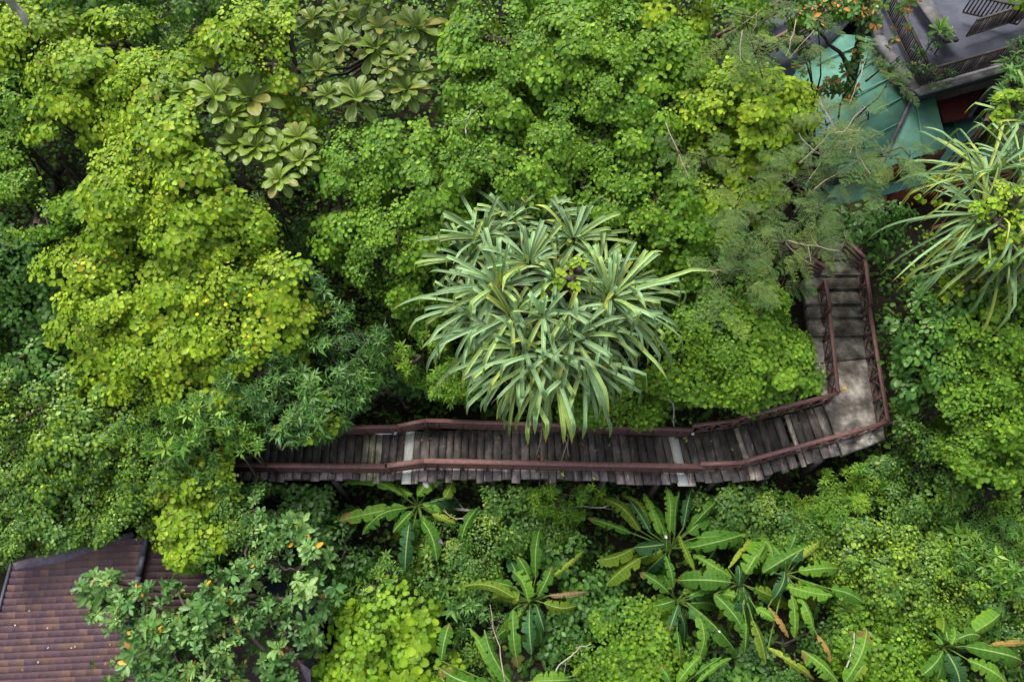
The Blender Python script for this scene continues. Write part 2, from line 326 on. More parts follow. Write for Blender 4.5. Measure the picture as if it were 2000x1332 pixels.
# ------------------------------------------------------------ boardwalk
NE=[(430,860,422,938),(470,858,462,938),(801,846,793,939),(1000,842,1000,937),(1313,850,1335,943),(1352,851,1377,943),(1440,838,1475,935),(1608,794,1643,889)]
NE=np.array(NE,float); sx=NE[:,0]
def edge(s): return [np.interp(s,sx,NE[:,k]) for k in range(4)]
bw=thing('boardwalk','long dark weathered plank boardwalk crossing below the big spiky plant up to the concrete landing','boardwalk',P(1000,890,-.2))
s=432.0; i=0
pale={801:18,1313:20,1437:11,1536:10}; mossy=(700,713,726)
cuts=[]
while s<1606:
    wd=rng.uniform(13.5,18.5)
    hit=[p for p in pale if s<=p-2<s+wd]
    if hit and (hit[0]) : 
        p=hit[0]; wd=pale[p]; kind='pale' if p in(801,1313) else 'light'
        if p-wd/2>s+6: cuts.append((s,p-wd/2,'n'))
        s=p-wd/2; cuts.append((s,s+wd,kind)); s+=wd; del pale[p]; continue
    k='n'
    if 697<=s<737: k='moss'; wd=13
    cuts.append((s,min(s+wd,1607),k)); s+=wd
for a,b,k in cuts:
    gap=1.5 if k!='pale' else .3
    u1,v1,u2,v2=edge(a+gap/2); u3,v3,u4,v4=edge(b-gap/2)
    e=rng.uniform(-4,6) if k not in('pale',) else 6
    z=rng.normal(0,.008)
    pts=[P(u2,v2+e,z),P(u4,v4+e,z),P(u3,v3-3,z),P(u1,v1-3,z)]
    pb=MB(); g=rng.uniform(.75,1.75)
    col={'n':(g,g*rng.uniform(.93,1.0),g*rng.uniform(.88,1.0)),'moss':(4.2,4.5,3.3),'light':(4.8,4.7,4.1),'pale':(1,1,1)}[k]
    col=np.array(col,float); M1=pts[0]*.72+pts[3]*.28; M2=pts[1]*.72+pts[2]*.28; dry=1.0 if k=='pale' else rng.uniform(1.3,2.2)  # outer ends tinted lighter: drier weathered wood, plus brighter light put into the colour
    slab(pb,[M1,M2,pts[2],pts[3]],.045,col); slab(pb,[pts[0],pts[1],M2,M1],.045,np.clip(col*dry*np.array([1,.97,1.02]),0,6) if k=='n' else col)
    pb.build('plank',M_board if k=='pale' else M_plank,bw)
bb=MB()
for f in(.12,.55,.92):
    pts=[]
    for q in np.linspace(432,1600,14):
        u1,v1,u2,v2=edge(q); pts.append(P(u1,v1,0)*(1-f)+P(u2,v2,0)*f-np.array([0,0,.16]))
    for a,b in zip(pts[:-1],pts[1:]): beam(bb,a,b,.1,.18)
bb.build('beam',M_dark,bw)
for q in np.linspace(450,1580,12):
    for f in(.12,.92):
        u1,v1,u2,v2=edge(q); p=P(u1,v1,0)*(1-f)+P(u2,v2,0)*f
        pb=MB(); g=float(zg(p[0],p[1])); beam(pb,(p[0],p[1],g-.2),(p[0],p[1],-.25),.14,.14,(0,1,0)); pb.build('support_post',M_dark,bw)
# ------------------------------------------------------------ railings (handrail tops given)
def railing(label,A,B,kind='slat',h=.72,posts=None,wd=.12,name='railing',orange=None):
    A=np.array(A,float); B=np.array(B,float); ln=np.linalg.norm(B-A); d=(B-A)/ln
    lo=np.array([0,0,h])
    o=thing(name,label,'railing',(A+B)/2-lo)
    hb=MB(); beam(hb,A,B,wd,.045,col=(1.25,1.2,1.2)); hb.build('handrail',M_rail,o)
    n=posts or max(2,int(round(ln/.85))+1)
    for k in range(n):
        f=.04+.92*k/(n-1); p=A+(B-A)*f; pb=MB(); beam(pb,p-lo,p-np.array([0,0,.025]),.075,.075,(0,1,0)); pb.build('post',M_rail,o)
    if kind=='slat':
        for k in range(4):
            zz=np.array([0,0,.10+k*(h-.12)/4.]); sb=MB(); beam(sb,A-zz,B-zz,.028,.112,col=(.95,.9,.9)); sb.build('slat',M_rail,o)
    else:
        for zz in(.09,h-.09): sb=MB(); beam(sb,A-[0,0,zz],B-[0,0,zz],.035,.05); sb.build('cross_rail',M_rail,o)
        m=max(1,int(round(ln/.62)))
        for k in range(m):
            a=A+(B-A)*(.04+.92*k/m); b=A+(B-A)*(.04+.92*(k+1)/m); sb=MB()
            beam(sb,a-[0,0,.1],b-[0,0,h-.1],.03,.05); beam(sb,a-[0,0,h-.1]+np.cross(d,[0,0,.03]),b-[0,0,.1]+np.cross(d,[0,0,.03]),.03,.05); sb.build('lattice_cross',M_rail,o)
    return o
Z=.72
railing('slatted brown railing at the far side of the boardwalk, west piece with white tube lights',P(430,838,Z),P(776,833,Z))
railing('long slatted brown railing at the far side of the boardwalk under the spiky leaves',P(775,832,Z),P(832,821,Z),h=.72,posts=2)
railing('longest slatted railing on the far boardwalk edge, partly covered by drooping spiky leaves',P(832,821,Z),P(1352,839,Z))
railing('short cross braced railing on the far boardwalk edge just east of the slatted one',P(1353,831,Z+.08),P(1441,820,Z+.08),'x')
railing('cross braced railing rising along the far boardwalk edge to the inner landing corner',P(1438,818,Z),P(1637,768,Z),'x')
railing('dark slatted railing on the near boardwalk edge at its leafy west end',P(420,907,Z),P(756,911,Z),wd=.15)
railing('short slatted railing with an orange brown top board at the near side bend',P(752,910,Z),P(828,900,Z),posts=2,wd=.15)
railing('longest near side slatted railing, straight middle of the boardwalk',P(828,900,Z),P(1372,911,Z),wd=.15)
railing('short cross braced railing at the near edge where the boardwalk turns',P(1368,906,Z+.08),P(1453,903,Z+.08),'x')
railing('cross braced railing along the near edge up to the outer landing corner',P(1450,902,Z),P(1735,824,Z),'x')
railing('cross braced railing on the left side of the concrete path above the inner corner',P(1637,768,Z),P(1620,606,Z),'x',h=.78)
railing('upper cross braced railing left of the concrete steps',P(1622,604,Z+.2),P(1611,545,Z+.5),'x')
railing('long cross braced railing on the right side of the concrete path',P(1735,825,Z),P(1697,596,Z),'x',h=.78)
railing('upper cross braced railing right of the concrete steps',P(1701,594,Z+.2),P(1689,503,Z+.5),'x')
railing('slatted railing turning left at the head of the steps on the right',P(1692,505,Z+.55),P(1655,470,Z+.55),'slat',h=.85)
railing('weathered slatted railing behind feathery leaves, left of the head of the steps',P(1612,522,1.1),P(1538,474,1.0),'slat',h=.85)
# ------------------------------------------------------------ concrete landing, path and steps
cl=thing('concrete_landing','stained grey concrete landing at the bend of the walkway','landing',P(1665,800,-.2))
mb=MB(); slab(mb,[P(1612,793,.012),P(1647,889,.012),P(1729,858,.012),P(1703,700,.012),P(1594,712,.012)],.22,(1.55,1.5,1.45)); mb.build('slab',M_conc,cl)
mb=MB(); slab(mb,[P(1641,874,.018),P(1646,888,.018),P(1728,857,.018),P(1725,842,.018)],.02,(2.3,2.3,2.2)); mb.build('edge_strip',M_conc,cl)
mb=MB(); slab(mb,[P(1594,709,.0),P(1703,697,.0),P(1693,640,.0),P(1585,652,.0)],.2,(1.1,1.08,1.05)); mb.build('path_slab',M_conc,cl)
st=thing('concrete_steps','mossy dark concrete steps between red brown railings above the landing','steps',P(1640,600,-.3))
ys=[(655,1582,1694,.0),(618,1579,1690,.12),(592,1576,1687,.24),(563,1574,1684,.36),(536,1571,1682,.48),(505,1560,1680,.6),(470,1500,1690,.6)]
for k in range(len(ys)-1):
    v0,l0,r0_,_=ys[k]; v1,l1,r1,_=ys[k+1]; z=.1+.13*k
    mb=MB(); g=[.9,.85,.85,.75,.7,.6][k]; slab(mb,[P(l0,v0,z),P(r0_,v0,z),P(r1,v1-3,z),P(l1,v1-3,z)],.35,(g,g*.98,g*.9)); s_=mb.build('step',M_conc,st)
    mb=MB(); beam(mb,P(l0+1,v0,z-.004),P(r0_-1,v0,z-.004),.035,.03,col=(.85,.83,.78)); mb.build('nosing',M_conc,st)
# ------------------------------------------------------------ lamps and tubes on the railing
for (u,v,lab) in [(773,843,'small white bulb lamp on a railing post at the west bend of the boardwalk'),(1353,847,'small white bulb lamp on a railing post at the east bend of the boardwalk')]:
    c=P(u,v,.25); o=thing('post_lamp',lab,'lamp',c-[0,0,.1],'bulb lamps on the railing')
    mb=MB(); tube(mb,[c+[0,0,-.1],c+[0,0,-.05]],[.05,.05],8,(.2,.2,.2)); mb.build('socket',M_rail,o)
    mb=MB(); a=np.linspace(-1.3,1.5,7); tube(mb,[c+[0,0,.05*math.sin(t)] for t in a],[max(.006,.055*math.cos(t)) for t in a],10); mb.build('bulb',M_white,o,True)
for (a,b,lab) in [((690,846),(737,846),'left one of two white tube lights along the foot of the west railing'),((741,847),(772,847),'right one of two white tube lights along the foot of the west railing')]:
    A,B=P(*a,.16),P(*b,.16); o=thing('tube_light',lab,'light',A,'white tube lights under the railing')
    mb=MB(); tube(mb,[A,B],[.022,.022],8); mb.build('tube',M_white,o,True)
    mb=MB(); beam(mb,A-[.03,0,0],A+[.05,0,0],.06,.06); beam(mb,B-[.05,0,0],B+[.03,0,0],.06,.06); mb.build('end_cap',M_white,o)
# ------------------------------------------------------------ screw pine (pandanus)
def strap(mb,p0,az,e0,L,W,kink,L2,col,curl=.35,sag=.5):
    n=7; pts=[];ang=e0; p=np.array(p0,float); ds=L/n; d2=np.array([math.cos(az),math.sin(az)])
    dirs=[]
    for i in range(n+1):
        pts.append(p.copy()); dd=np.array([d2[0]*math.cos(ang),d2[1]*math.cos(ang),math.sin(ang)]); dirs.append(dd)
        p=p+dd*ds; ang-=sag/n*(.4+1.2*i/n)
    ang=(rng.uniform(-1.5,-1.15) if kink>.6 else ang-kink); az2=az+rng.normal(0,.25); d3=np.array([math.cos(az2),math.sin(az2)])
    m=4; p=pts[-1]
    for i in range(m):
        dd=np.array([d3[0]*math.cos(ang),d3[1]*math.cos(ang),math.sin(ang)]); p=p+dd*L2/m; pts.append(p.copy()); dirs.append(dd); ang=max(ang-.12,-1.5)
    pts=np.array(pts); tot=len(pts); side0=np.array([-math.sin(az),math.cos(az),0]); V=[];cc=[]
    tw=rng.normal(0,.25)
    for i in range(tot):
        t=i/(tot-1); wd=W*(.75+.35*min(1,i/3.)) if i<=n else W*1.02*max(.05,(1-((i-n)/m)**2.2))
        dd=dirs[i]; s_=nrm(np.cross(dd,[0,0,1])) if abs(dd[2])<.98 else -side0
        if i>n: s_=nrm(-side0*1.0+.0*s_); s_=nrm(s_-dd*(s_@dd))
        u_=np.cross(s_,dd); s_=s_*math.cos(tw)+u_*math.sin(tw); u_=np.cross(s_,dd)
        for x,y,cm in((-.5,.10,1.25),(-.22,.0,.85),(0,-.13 ,1.15),(.22,0,.85),(.5,.10,1.25)):
            V.append(pts[i]+s_*x*wd+u_*y*wd*1.6)
            c=np.array(col)*cm
            if x==0: c=c*.85+np.array([.32,.42,.14])*.15
            if i>=tot-2: c=c*np.array([1.35,.9,.5])
            cc.append(c*(.88+.3*t))
    F=[(5*i+k,5*i+k+1,5*i+k+6,5*i+k+5) for i in range(tot-1) for k in range(4)]
    mb.add(V,F,np.array(cc))
def prose(o,c,out,n,L,W=.11,dead=7,yel=.05,azc=None,spread=math.pi,base_col=(.17,.275,.125)):
    mb=MB()
    n=int(n*1.75); W=W*.88; L=L*.95
    for k in range(n):
        f=(k+.5)/n                               # 0 centre .. 1 outer
        if azc is None: az=k*2.39996+rng.normal(0,.35)
        else: az=azc+rng.uniform(-spread,spread)
        e=R(74)-R(92)*f**.8+rng.normal(0,.2)-.42*(math.cos(az)*out[0]+math.sin(az)*out[1])
        l=L*(.5+.55*math.sqrt(f))*rng.uniform(.7,1.18)*(1+.22*(math.cos(az)*out[0]+math.sin(az)*out[1]))
        if (math.cos(az)*out[0]+math.sin(az)*out[1])<-.3 and rng.random()<.45: continue
        g=rng.uniform(.6,1.45); col=np.array(base_col)*g*(np.array([1.25,1.12,.75]) if rng.random()<.3 else 1)
        if rng.random()<yel: col=np.array([.30,.36,.07])*rng.uniform(.8,1.1)
        strap(mb,np.array(c)+np.array([math.cos(az)*.07,math.sin(az)*.07,.1*(1-f)]),az,e,l,W*rng.uniform(.8,1.15),rng.uniform(.7,1.35) if rng.random()<.8 else .3,l*rng.uniform(.25,.5),col,sag=rng.uniform(.15,1.0))
    mb.build('leaf_rosette',M_pand,o)
    if dead:
        db=MB()
        for k in range(dead): 
            az=rng.uniform(0,6.28); strap(db,np.array(c)-[0,0,.15],az,R(-35),L*.6,W*.6,.6,L*.3,np.array([.30,.20,.12])*rng.uniform(.7,1.2))
        db.build('dead_leaves',M_dull,o)
zp=5.6
ctr=P(1075,600,zp); base=P(1080,575,float(zg(ctr[0],ctr[1]+3))); base[2]=float(zg(base[0],base[1]))
pt=thing('screw_pine','large central screw pine with many rosettes of long folded grey green leaves','screw pine',base)
heads=[(945,468,.2,22,1.7),(1000,430,.0,22,1.5),(1055,432,-.1,22,1.5),(1033,515,1.0,24,1.15),(975,560,.7,28,1.75),(1000,618,.5,24,1.55),(1020,682,.2,26,1.5),(1072,695,.1,34,1.75),(1120,660,.5,24,1.45),(1190,585,.2,40,1.9),(1120,470,.3,24,1.35),(1170,520,.2,18,1.1),(1085,545,.9,16,1.1),(1170,650,-.3,24,1.4),(930,600,-.1,20,1.5),(1135,430,-.5,20,1.3),(1060,620,.9,14,1.0),(960,650,-.3,20,1.4),(1110,610,.8,14,1.0),(1215,560,-.2,16,1.5),(1180,620,.0,18,1.5),(915,510,-.2,20,1.5),(1010,720,-.4,18,1.4),(1140,710,-.3,18,1.4)]
tb=MB(); top=ctr+(base-ctr)*.25
tube(tb,wiggle(base-[0,0,.2],top,7,.15),np.linspace(.17,.12,7),8)
cx=P(1075,590,zp)
for u,v,dz,n,L in heads:
    c=P(u,v,zp+dz); out=(c-cx)[:2]; out=out/max(np.linalg.norm(out),.01)*min(1,np.linalg.norm(out))
    tube(tb,wiggle(top,c,6,.1),np.linspace(.1,.055,6),7)
    prose(pt,c,out,n,L)
# south-hanging fan
mb=MB()
for (u,v) in [(1040,880),(1045,868),(1053,850),(1080,875),(1087,872),(1100,868),(1120,845),(1110,862),(985,830),(975,862),(1000,800)]:
    c=P(1070,698,zp); e=P(u,v,zp-1.2); dv=e-c; az=math.atan2(dv[1],dv[0]); l=np.linalg.norm(dv)
    strap(mb,c+rng.normal(0,.12,3),az,math.atan2(dv[2],math.hypot(dv[0],dv[1]))+rng.uniform(.15,.6),l*rng.uniform(.7,.85),.105,rng.uniform(.25,.5),l*.28,np.array([.25,.35,.085])*rng.uniform(.7,1.2),sag=rng.uniform(.3,.7))
mb.build('leaf_rosette',M_pand,pt)
tb.build('trunk',M_bark,pt,True)
ab=MB()
for (u,v,u2,v2) in [(1058,800,1048,888),(1092,820,1106,905),(1100,800,1110,890),(1001,745,960,790),(1002,740,985,720)]:
    tube(ab,wiggle(P(u,v,zp-2.2),P(u2,v2,zp-4.0),8,.12),np.linspace(.02,.009,8),5)
ab.build('aerial_root',M_twig,pt,True)
# right screw pine
zq=6.3; ctr=P(1960,400,zq); base=P(1985,390,float(zg(ctr[0],ctr[1]+3))); base[2]=float(zg(base[0],base[1]))
p2=thing('screw_pine','screw pine at the right edge with thin arching leaves hanging left','screw pine',base)
tb=MB(); top=ctr+(base-ctr)*.22; tube(tb,wiggle(base-[0,0,.2],top,7,.15),np.linspace(.16,.11,7),8)
for u,v,dz,n,L in [(1925,345,.2,26,1.9),(1990,330,.3,24,1.8),(1915,420,.0,30,1.9),(1975,430,.3,24,1.7),(1950,480,-.4,30,1.7),(2040,440,0,26,1.8),(2010,240,.3,18,1.5)]:
    c=P(u,v,zq+dz); out=(c-ctr)[:2]; out=out/max(np.linalg.norm(out),.01)*min(1,np.linalg.norm(out))
    tube(tb,wiggle(top,c,6,.1),np.linspace(.09,.05,6),7); prose(p2,c,out,n,L,W=.085,dead=8,yel=.15,base_col=(.15,.26,.11))
tb.build('trunk',M_bark,p2,True)
# ------------------------------------------------------------ banana plants: every leaf placed
def banleaf(o,b,tip,wpx,zb,zt,col=(.10,.22,.035),arch=.25,fold=.35,name='leaf'):
    A=P(*b,zb); B=P(*tip,zt); ln=np.linalg.norm(B-A); n=22; t=np.linspace(0,1,n+1)
    mid=A+(B-A)*t[:,None]; mid[:,2]+=arch*ln*np.sin(math.pi*t)*.45
    bend=rng.normal(0,.07)*ln; dxy=nrm(B-A); mid+=np.cross(dxy,[0,0,1])*(bend*np.sin(math.pi*t*.9)[:,None]); mid[:,2]-=ln*rng.uniform(0,.25)*t**3
    T=nrm(np.gradient(mid,axis=0)); sc=depth((b[1]+tip[1])/2,(zb+zt)/2)/FPX; W=wpx*sc*1.0
    S=nrm(np.cross(T,[0,0,1])); U=np.cross(S,T); roll=rng.normal(0,.25); S,U=S*math.cos(roll)+U*math.sin(roll),U*math.cos(roll)-S*math.sin(roll)
    pf=np.interp(t,[0,.06,.18,.5,.8,.93,1],[.15,.55,.85,1,.86,.5,.06])
    brown=rng.uniform(.8,.97) if rng.random()<.45 else 0
    V=[];cc=[];col=np.array(col)
    for i in range(n+1):
        wl=W*pf[i]/2; tear=[1,1]
        for sgn in(-1,1):
            pass
        jl,jr=rng.uniform(.86,1.06,2)
        if rng.random()<.2: jl*=.45
        if rng.random()<.2: jr*=.45
        for x in(-1*jl,-.55,-.10,-.035,.035,.10,.55,1*jr):
            y=-abs(x)**1.6*fold*wl+(.04*wl if i%2 else 0)*abs(x) +(.05*wl if abs(x)<.1 else .12*wl*(1-abs(abs(x)-.5)*2))
            V.append(mid[i]+S[i]*x*wl+U[i]*y)
            if abs(x)<.08: c=np.array([.24,.35,.09])
            elif abs(x)>.8: c=col*np.array([1.3,1.15,.9])
            else: c=col*(1.14 if i%2 else .84)
            if brown and t[i]>brown and abs(x)>.1: c=np.array([.20,.12,.05])*rng.uniform(.7,1.3)
            cc.append(c)
    F=[(8*i+k,8*i+k+1,8*i+k+9,8*i+k+8) for i in range(n) for k in range(7)]
    mb=MB(); mb.add(V,F,np.array(cc)); mb.build(name,M_ban,o,True)
GN=(.058,.15,.02); LT=(.10,.22,.025); DK=(.035,.10,.035); YW=(.20,.26,.03); OR=(.28,.17,.05); OL=(.11,.18,.018)
def banana(label,c,lv,zcn=-1.0):
    b=P(*c,zcn); g=float(zg(b[0],b[1])); o=thing('banana_plant',label,'banana plant',(b[0],b[1],g),'banana plants below the boardwalk')
    mb=MB(); tube(mb,[(b[0],b[1],g-.1),(b[0],b[1],(g+zcn)/2),(b[0],b[1],zcn-.1)],[.13,.11,.07],9,(.16,.2,.06)); mb.build('pseudostem',M_ban,o,True)
    st=MB()
    lv=list(lv); 
    if len(lv)>6:
        for k in range(7):
            a=rng.uniform(0,6.28); l1=rng.uniform(18,30); l2=rng.uniform(75,120); w9=0; lv.append(((c[0]+l1*math.cos(a),c[1]+l1*math.sin(a)),(c[0]+l2*math.cos(a),c[1]+l2*math.sin(a)*.95),rng.uniform(20,32),[GN,DK,OL][k%3],rng.uniform(-1.6,-.9)))
    for q in lv:
        (bu,bv),(tu,tv),w_=q[0],q[1],q[2]; col=q[3] if len(q)>3 else GN; up=q[4] if len(q)>4 else rng.uniform(-.25,.35)
        zb=zcn+rng.uniform(.15,.4); zt=zcn+up+ .15
        banleaf(o,(bu,bv),(tu,tv),w_,zb,zt,np.array(col)*rng.uniform(.88,1.12),arch=rng.uniform(.15,.4),fold=rng.uniform(.25,.8))
        tube(st,wiggle((b[0],b[1],zcn-.15),P(bu,bv,zb),4,.03),[.035,.03,.024,.02],6,(.12,.19,.04))
    st.build('leaf_stalk',M_ban,o,True)
    return o
banana('banana plant with yellow green leaves fanned out just below the west part of the boardwalk',(815,985),[((785,966),(650,949),22,LT),((790,990),(658,1012),32,LT),((795,992),(705,1042),32,GN),((805,998),(766,1038),34,GN),((800,1018),(787,1120),32,DK),((822,1012),(850,1096),28,GN),((840,1000),(890,1020),14,YW),((815,968),(861,932),30,LT),((840,955),(878,930),18,GN),((804,966),(775,939),22,LT),((868,972),(882,935),24,OL),((826,985),(862,1000),20,LT),((822,1006),(835,1035),16,GN)],-.7)
banana('small banana shoot with one drooping leaf between the west banana plant and the dry branch',(935,990),[((934,992),(902,1062),26,GN),((930,1010),(1000,1030),9,YW),((905,1080),(945,1130),16,GN)],-1.4)
banana('banana plant with narrow upright leaves pointing at the white plank of the boardwalk',(1312,1068),[((1308,1040),(1303,945),22,LT),((1288,1042),(1259,960),17,LT),((1266,1038),(1215,962),22,OL),((1250,1036),(1157,969),26,OL),((1232,1040),(1147,1008),18,GN),((1238,1070),(1165,1091),30,OL),((1304,1062),(1238,1068),34,DK),((1250,1090),(1184,1144),32,OL),((1335,1030),(1360,940),20,DK),((1345,1035),(1421,963),22,GN),((1344,1040),(1388,998),32,GN),((1346,1070),(1470,1031),32,GN),((1302,1078),(1301,1036),13,GN,.7),((1299,1084),(1318,1146),18,GN),((1326,1045),(1360,1116),14,OL),((1270,1040),(1232,975),20,DK),((1318,1045),(1330,960),16,GN),((1360,1050),(1440,1040),26,GN)],-.8)
banana('banana plant with long arching leaves hanging down in the middle of the banana group',(1325,1172),[((1308,1158),(1250,1115),26,GN),((1318,1172),(1280,1182),26,GN),((1342,1176),(1451,1276),34,GN),((1362,1195),(1357,1296),28,LT),((1322,1230),(1329,1285),18,GN),((1335,1160),(1372,1110),18,OL),((1345,1185),(1412,1235),26,DK),((1400,1070),(1412,1020),14,LT),((1325,1180),(1310,1230),22,DK)],-1.1)
banana('banana plant with an oval blue green leaf hanging straight down and one pale upright leaf',(1450,1138),[((1430,1128),(1355,1078),26,LT),((1428,1137),(1322,1130),40,GN),((1456,1120),(1508,1048),42,LT),((1452,1146),(1452,1213),42,DK),((1436,1165),(1402,1160),26,LT),((1476,1188),(1512,1212),22,LT),((1457,1215),(1458,1276),20,GN),((1470,1210),(1497,1297),26,OL),((1443,1144),(1441,1103),16,DK,.5),((1422,1110),(1480,1046),10,YW),((1395,1160),(1460,1245),30,GN),((1472,1106),(1500,1062),26,LT)],-.7)
banana('banana plant east of the oval leaf with a broad flat leaf pointing right',(1537,1122),[((1543,1072),(1567,1014),28,GN),((1490,1118),(1597,1060),40,GN),((1566,1090),(1623,1049),16,YW),((1560,1115),(1650,1107),32,LT),((1532,1143),(1626,1160),28,LT),((1624,1150),(1690,1178),28,GN),((1533,1116),(1514,1168),26,DK),((1546,1160),(1553,1246),20,LT),((1560,1160),(1597,1240),24,LT),((1595,1238),(1626,1296),14,OR),((1500,1185),(1545,1243),13,OR),((1500,1265),(1601,1325),16,YW),((1510,1090),(1490,1050),24,LT),((1525,1085),(1505,1060),22,GN)],-.8)
banana('banana plant at the bottom edge with two broad leaves spread like a V',(1642,1338),[((1638,1334),(1569,1268),38,LT,.4),((1650,1332),(1697,1226),36,LT,.4),((1660,1330),(1690,1290),22,OL)],-1.2)
banana('banana plant at the right bottom corner with broad paddle leaves around a dark centre',(1848,1262),[((1852,1252),(1834,1198),30,GN),((1895,1238),(1968,1187),36,LT),((1866,1250),(1922,1244),28,GN),((1885,1262),(2012,1288),36,GN),((1890,1288),(1980,1342),38,LT),((1850,1275),(1882,1345),38,DK),((1842,1270),(1800,1318),26,GN),((1925,1262),(2015,1257),11,OR),((1842,1258),(1822,1232),22,GN),((1858,1258),(1862,1222),16,LT)],-1.0)
banana('banana plant left of the largest banana group, with upright leaves and one dead brown leaf',(1035,1172),[((1046,1130),(1058,1024),24,GN,.6),((1078,1128),(1141,1071),11,YW,.3),((1050,1166),(1078,1103),26,GN,.4),((1032,1176),(999,1115),30,LT,.4),((1038,1140),(1010,1085),20,GN,.3),((1005,1168),(903,1147),22,OL),((1062,1177),(1127,1178),24,OL),((1034,1190),(1040,1278),32,DK),((1002,1190),(1015,1305),26,GN),((1048,1182),(1064,1232),28,DK),((1070,1163),(1150,1152),12,(.22,.14,.08)),((1000,1145),(955,1135),18,GN)],-.9)
banana('banana plant cut by the bottom edge with a ribbed leaf and a folded one',(985,1345),[((999,1335),(949,1226),30,GN,.4),((965,1325),(914,1225),16,LT,.4),((978,1338),(855,1296),36,GN,.1),((862,1290),(878,1216),30,GN,.2),((1040,1330),(1118,1326),32,LT,.2),((1118,1320),(1136,1296),12,OL)],-1.3)
banana('small banana plant at the bottom edge below the vine covered bush',(1318,1345),[((1322,1335),(1376,1278),24,LT,.2),((1360,1335),(1431,1286),12,LT,.2),((1310,1335),(1290,1300),20,GN,.2),((1355,1320),(1412,1283),14,GN)],-1.4)
# ------------------------------------------------------------ fan-leaved tree (whorls of big paddle leaves)
ros=[(617,82,30),(670,88,34),(735,98,38),(742,56,30),(817,58,44),(700,40,30),(622,140,32),(822,142,26),(697,195,48),(640,187,26),(587,172,26),(795,178,36),(757,137,28),(720,10,28),(905,22,20),(660,25,26),(780,110,26),(610,40,26)]
ros2=[(545,300,38),(585,272,34),(590,315,26),(500,290,36),(422,187,44),(490,197,58),(462,285,34),(547,352,30),(505,250,36),(357,182,20),(450,230,30)]
def fan(name,label,rs,bpx,dz,col):
    b=P(*bpx,zc(bpx[1])+dz); g=float(zg(b[0],b[1])); o=thing(name,label,'tree',(b[0],b[1],g)); tb=MB()
    rt=P(*bpx,g-.3); fork=rt+(b-rt)*.6; tube(tb,wiggle(rt,fork,6,.1),np.linspace(.18,.13,6),8)
    for u,v,r in rs:
        z=zc(v)+dz+rng.uniform(-.3,.3); c=P(u,v,z); L=r*depth(v,z)/FPX*1.25; n=int(rng.integers(15,22)); mb=MB()
        f=(np.arange(n)+.5)/n; az=np.arange(n)*2.39996+rng.uniform(0,6); el=R(62)-R(75)*f
        dd=np.stack([np.cos(az)*np.cos(el),np.sin(az)*np.cos(el),np.sin(el)],1); nn=np.stack([-np.cos(az)*np.sin(el),-np.sin(az)*np.sin(el),np.cos(el)],1)+rng.normal(0,.12,(n,3))
        l=L*(.5+.55*np.sqrt(f))*rng.uniform(.9,1.1,n); cc=np.array(col)[None]*rng.uniform(.7,1.3,(n,1)); old=rng.random(n)<.1; cc[old]=[.20,.19,.04]
        leaves(mb,c+dd*.03,nn,dd,l,l*.42,cc,'rib'); mb.build('leaf_whorl',M_gloss,o,True)
        tube(tb,wiggle(fork,c,6,.15),np.linspace(.07,.03,6),6)
    tb.build('trunk',M_bark,o,True); return o
fan('fan_leaved_tree','tree with big whorls of dark paddle leaves in the hollow at the top',ros,(720,120),-.5,(.085,.14,.018))
fan('fan_leaved_tree','paler tree with big whorls of yellow edged paddle leaves between the vine mounds',ros2,(510,260),.0,(.125,.20,.02))
# ------------------------------------------------------------ house at the bottom left
pl=dict(z0=-1.0,y0=2.9,ky=.35)
def H(u,v,dz=0): p=PP(u,v,pl['z0']+dz,pl['y0'],pl['ky']); return p
hs_=thing('tiled_house','house with a purple brown tiled roof at the bottom left corner','house',(H(150,1200)[0],H(150,1200)[1],-3.2))
def tiles(name,lft,rgt,top,vmin,vmax,slope,dz,dark,parent,kx=0,x0=0):
    mb=MB()
    v=vmin
    while v<vmax:
        vh=13.2; ul=lft(v); ur=rgt(v-slope*300); u=ul+rng.uniform(-6,0)
        while u<ur:
            wt=15.5; vm=v-slope*(u+wt/2); ua=max(u,lft(vm)); ub=min(u+wt,rgt(vm))
            if ub-ua>1 and vm>top(u+wt/2)-6:
                q=lambda a,b,h: PP(a,b,pl['z0']+dz+h,pl['y0'],pl['ky'],x0,kx)
                va,vb=v-slope*ua,v-slope*ub
                ta,tb_=max(va,top(ua)),max(vb,top(ub))
                if va+vh>ta+1 and vb+vh>tb_+1:
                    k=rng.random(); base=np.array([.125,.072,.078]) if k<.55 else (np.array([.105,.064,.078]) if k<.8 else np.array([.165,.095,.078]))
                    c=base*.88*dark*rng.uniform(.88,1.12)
                    lo=q(ua,va+vh,.028),q(ub,vb+vh,.028); hi=q(ub,tb_,.0),q(ua,ta,.0)
                    dn=q(ua,va+vh,-.012),q(ub,vb+vh,-.012)
                    mb.add([lo[0],lo[1],hi[0],hi[1],dn[0],dn[1]],[(0,1,2,3),(4,5,1,0)],c)
            u+=wt
        v+=vh
    return mb.build(name,M_tile,parent)
topL=lambda u: np.interp(u,[-100,27,100,260,287,400],[1130,1098,1080,1042,1048,1080])
ridge=lambda v: np.interp(v,[1040,1332,1450],[288,228,204])
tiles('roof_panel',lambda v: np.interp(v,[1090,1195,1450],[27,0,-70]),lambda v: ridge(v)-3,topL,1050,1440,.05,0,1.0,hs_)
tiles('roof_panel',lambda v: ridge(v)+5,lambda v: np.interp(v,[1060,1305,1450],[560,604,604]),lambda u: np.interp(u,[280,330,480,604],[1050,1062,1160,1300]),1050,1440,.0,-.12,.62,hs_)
mb=MB(); pts=[H(ridge(v)+1,v,.05) for v in range(1045,1450,40)]
for a,b in zip(pts[:-1],pts[1:]): beam(mb,a,b,.15,.12)
mb.build('ridge_cap',M_cap,hs_)
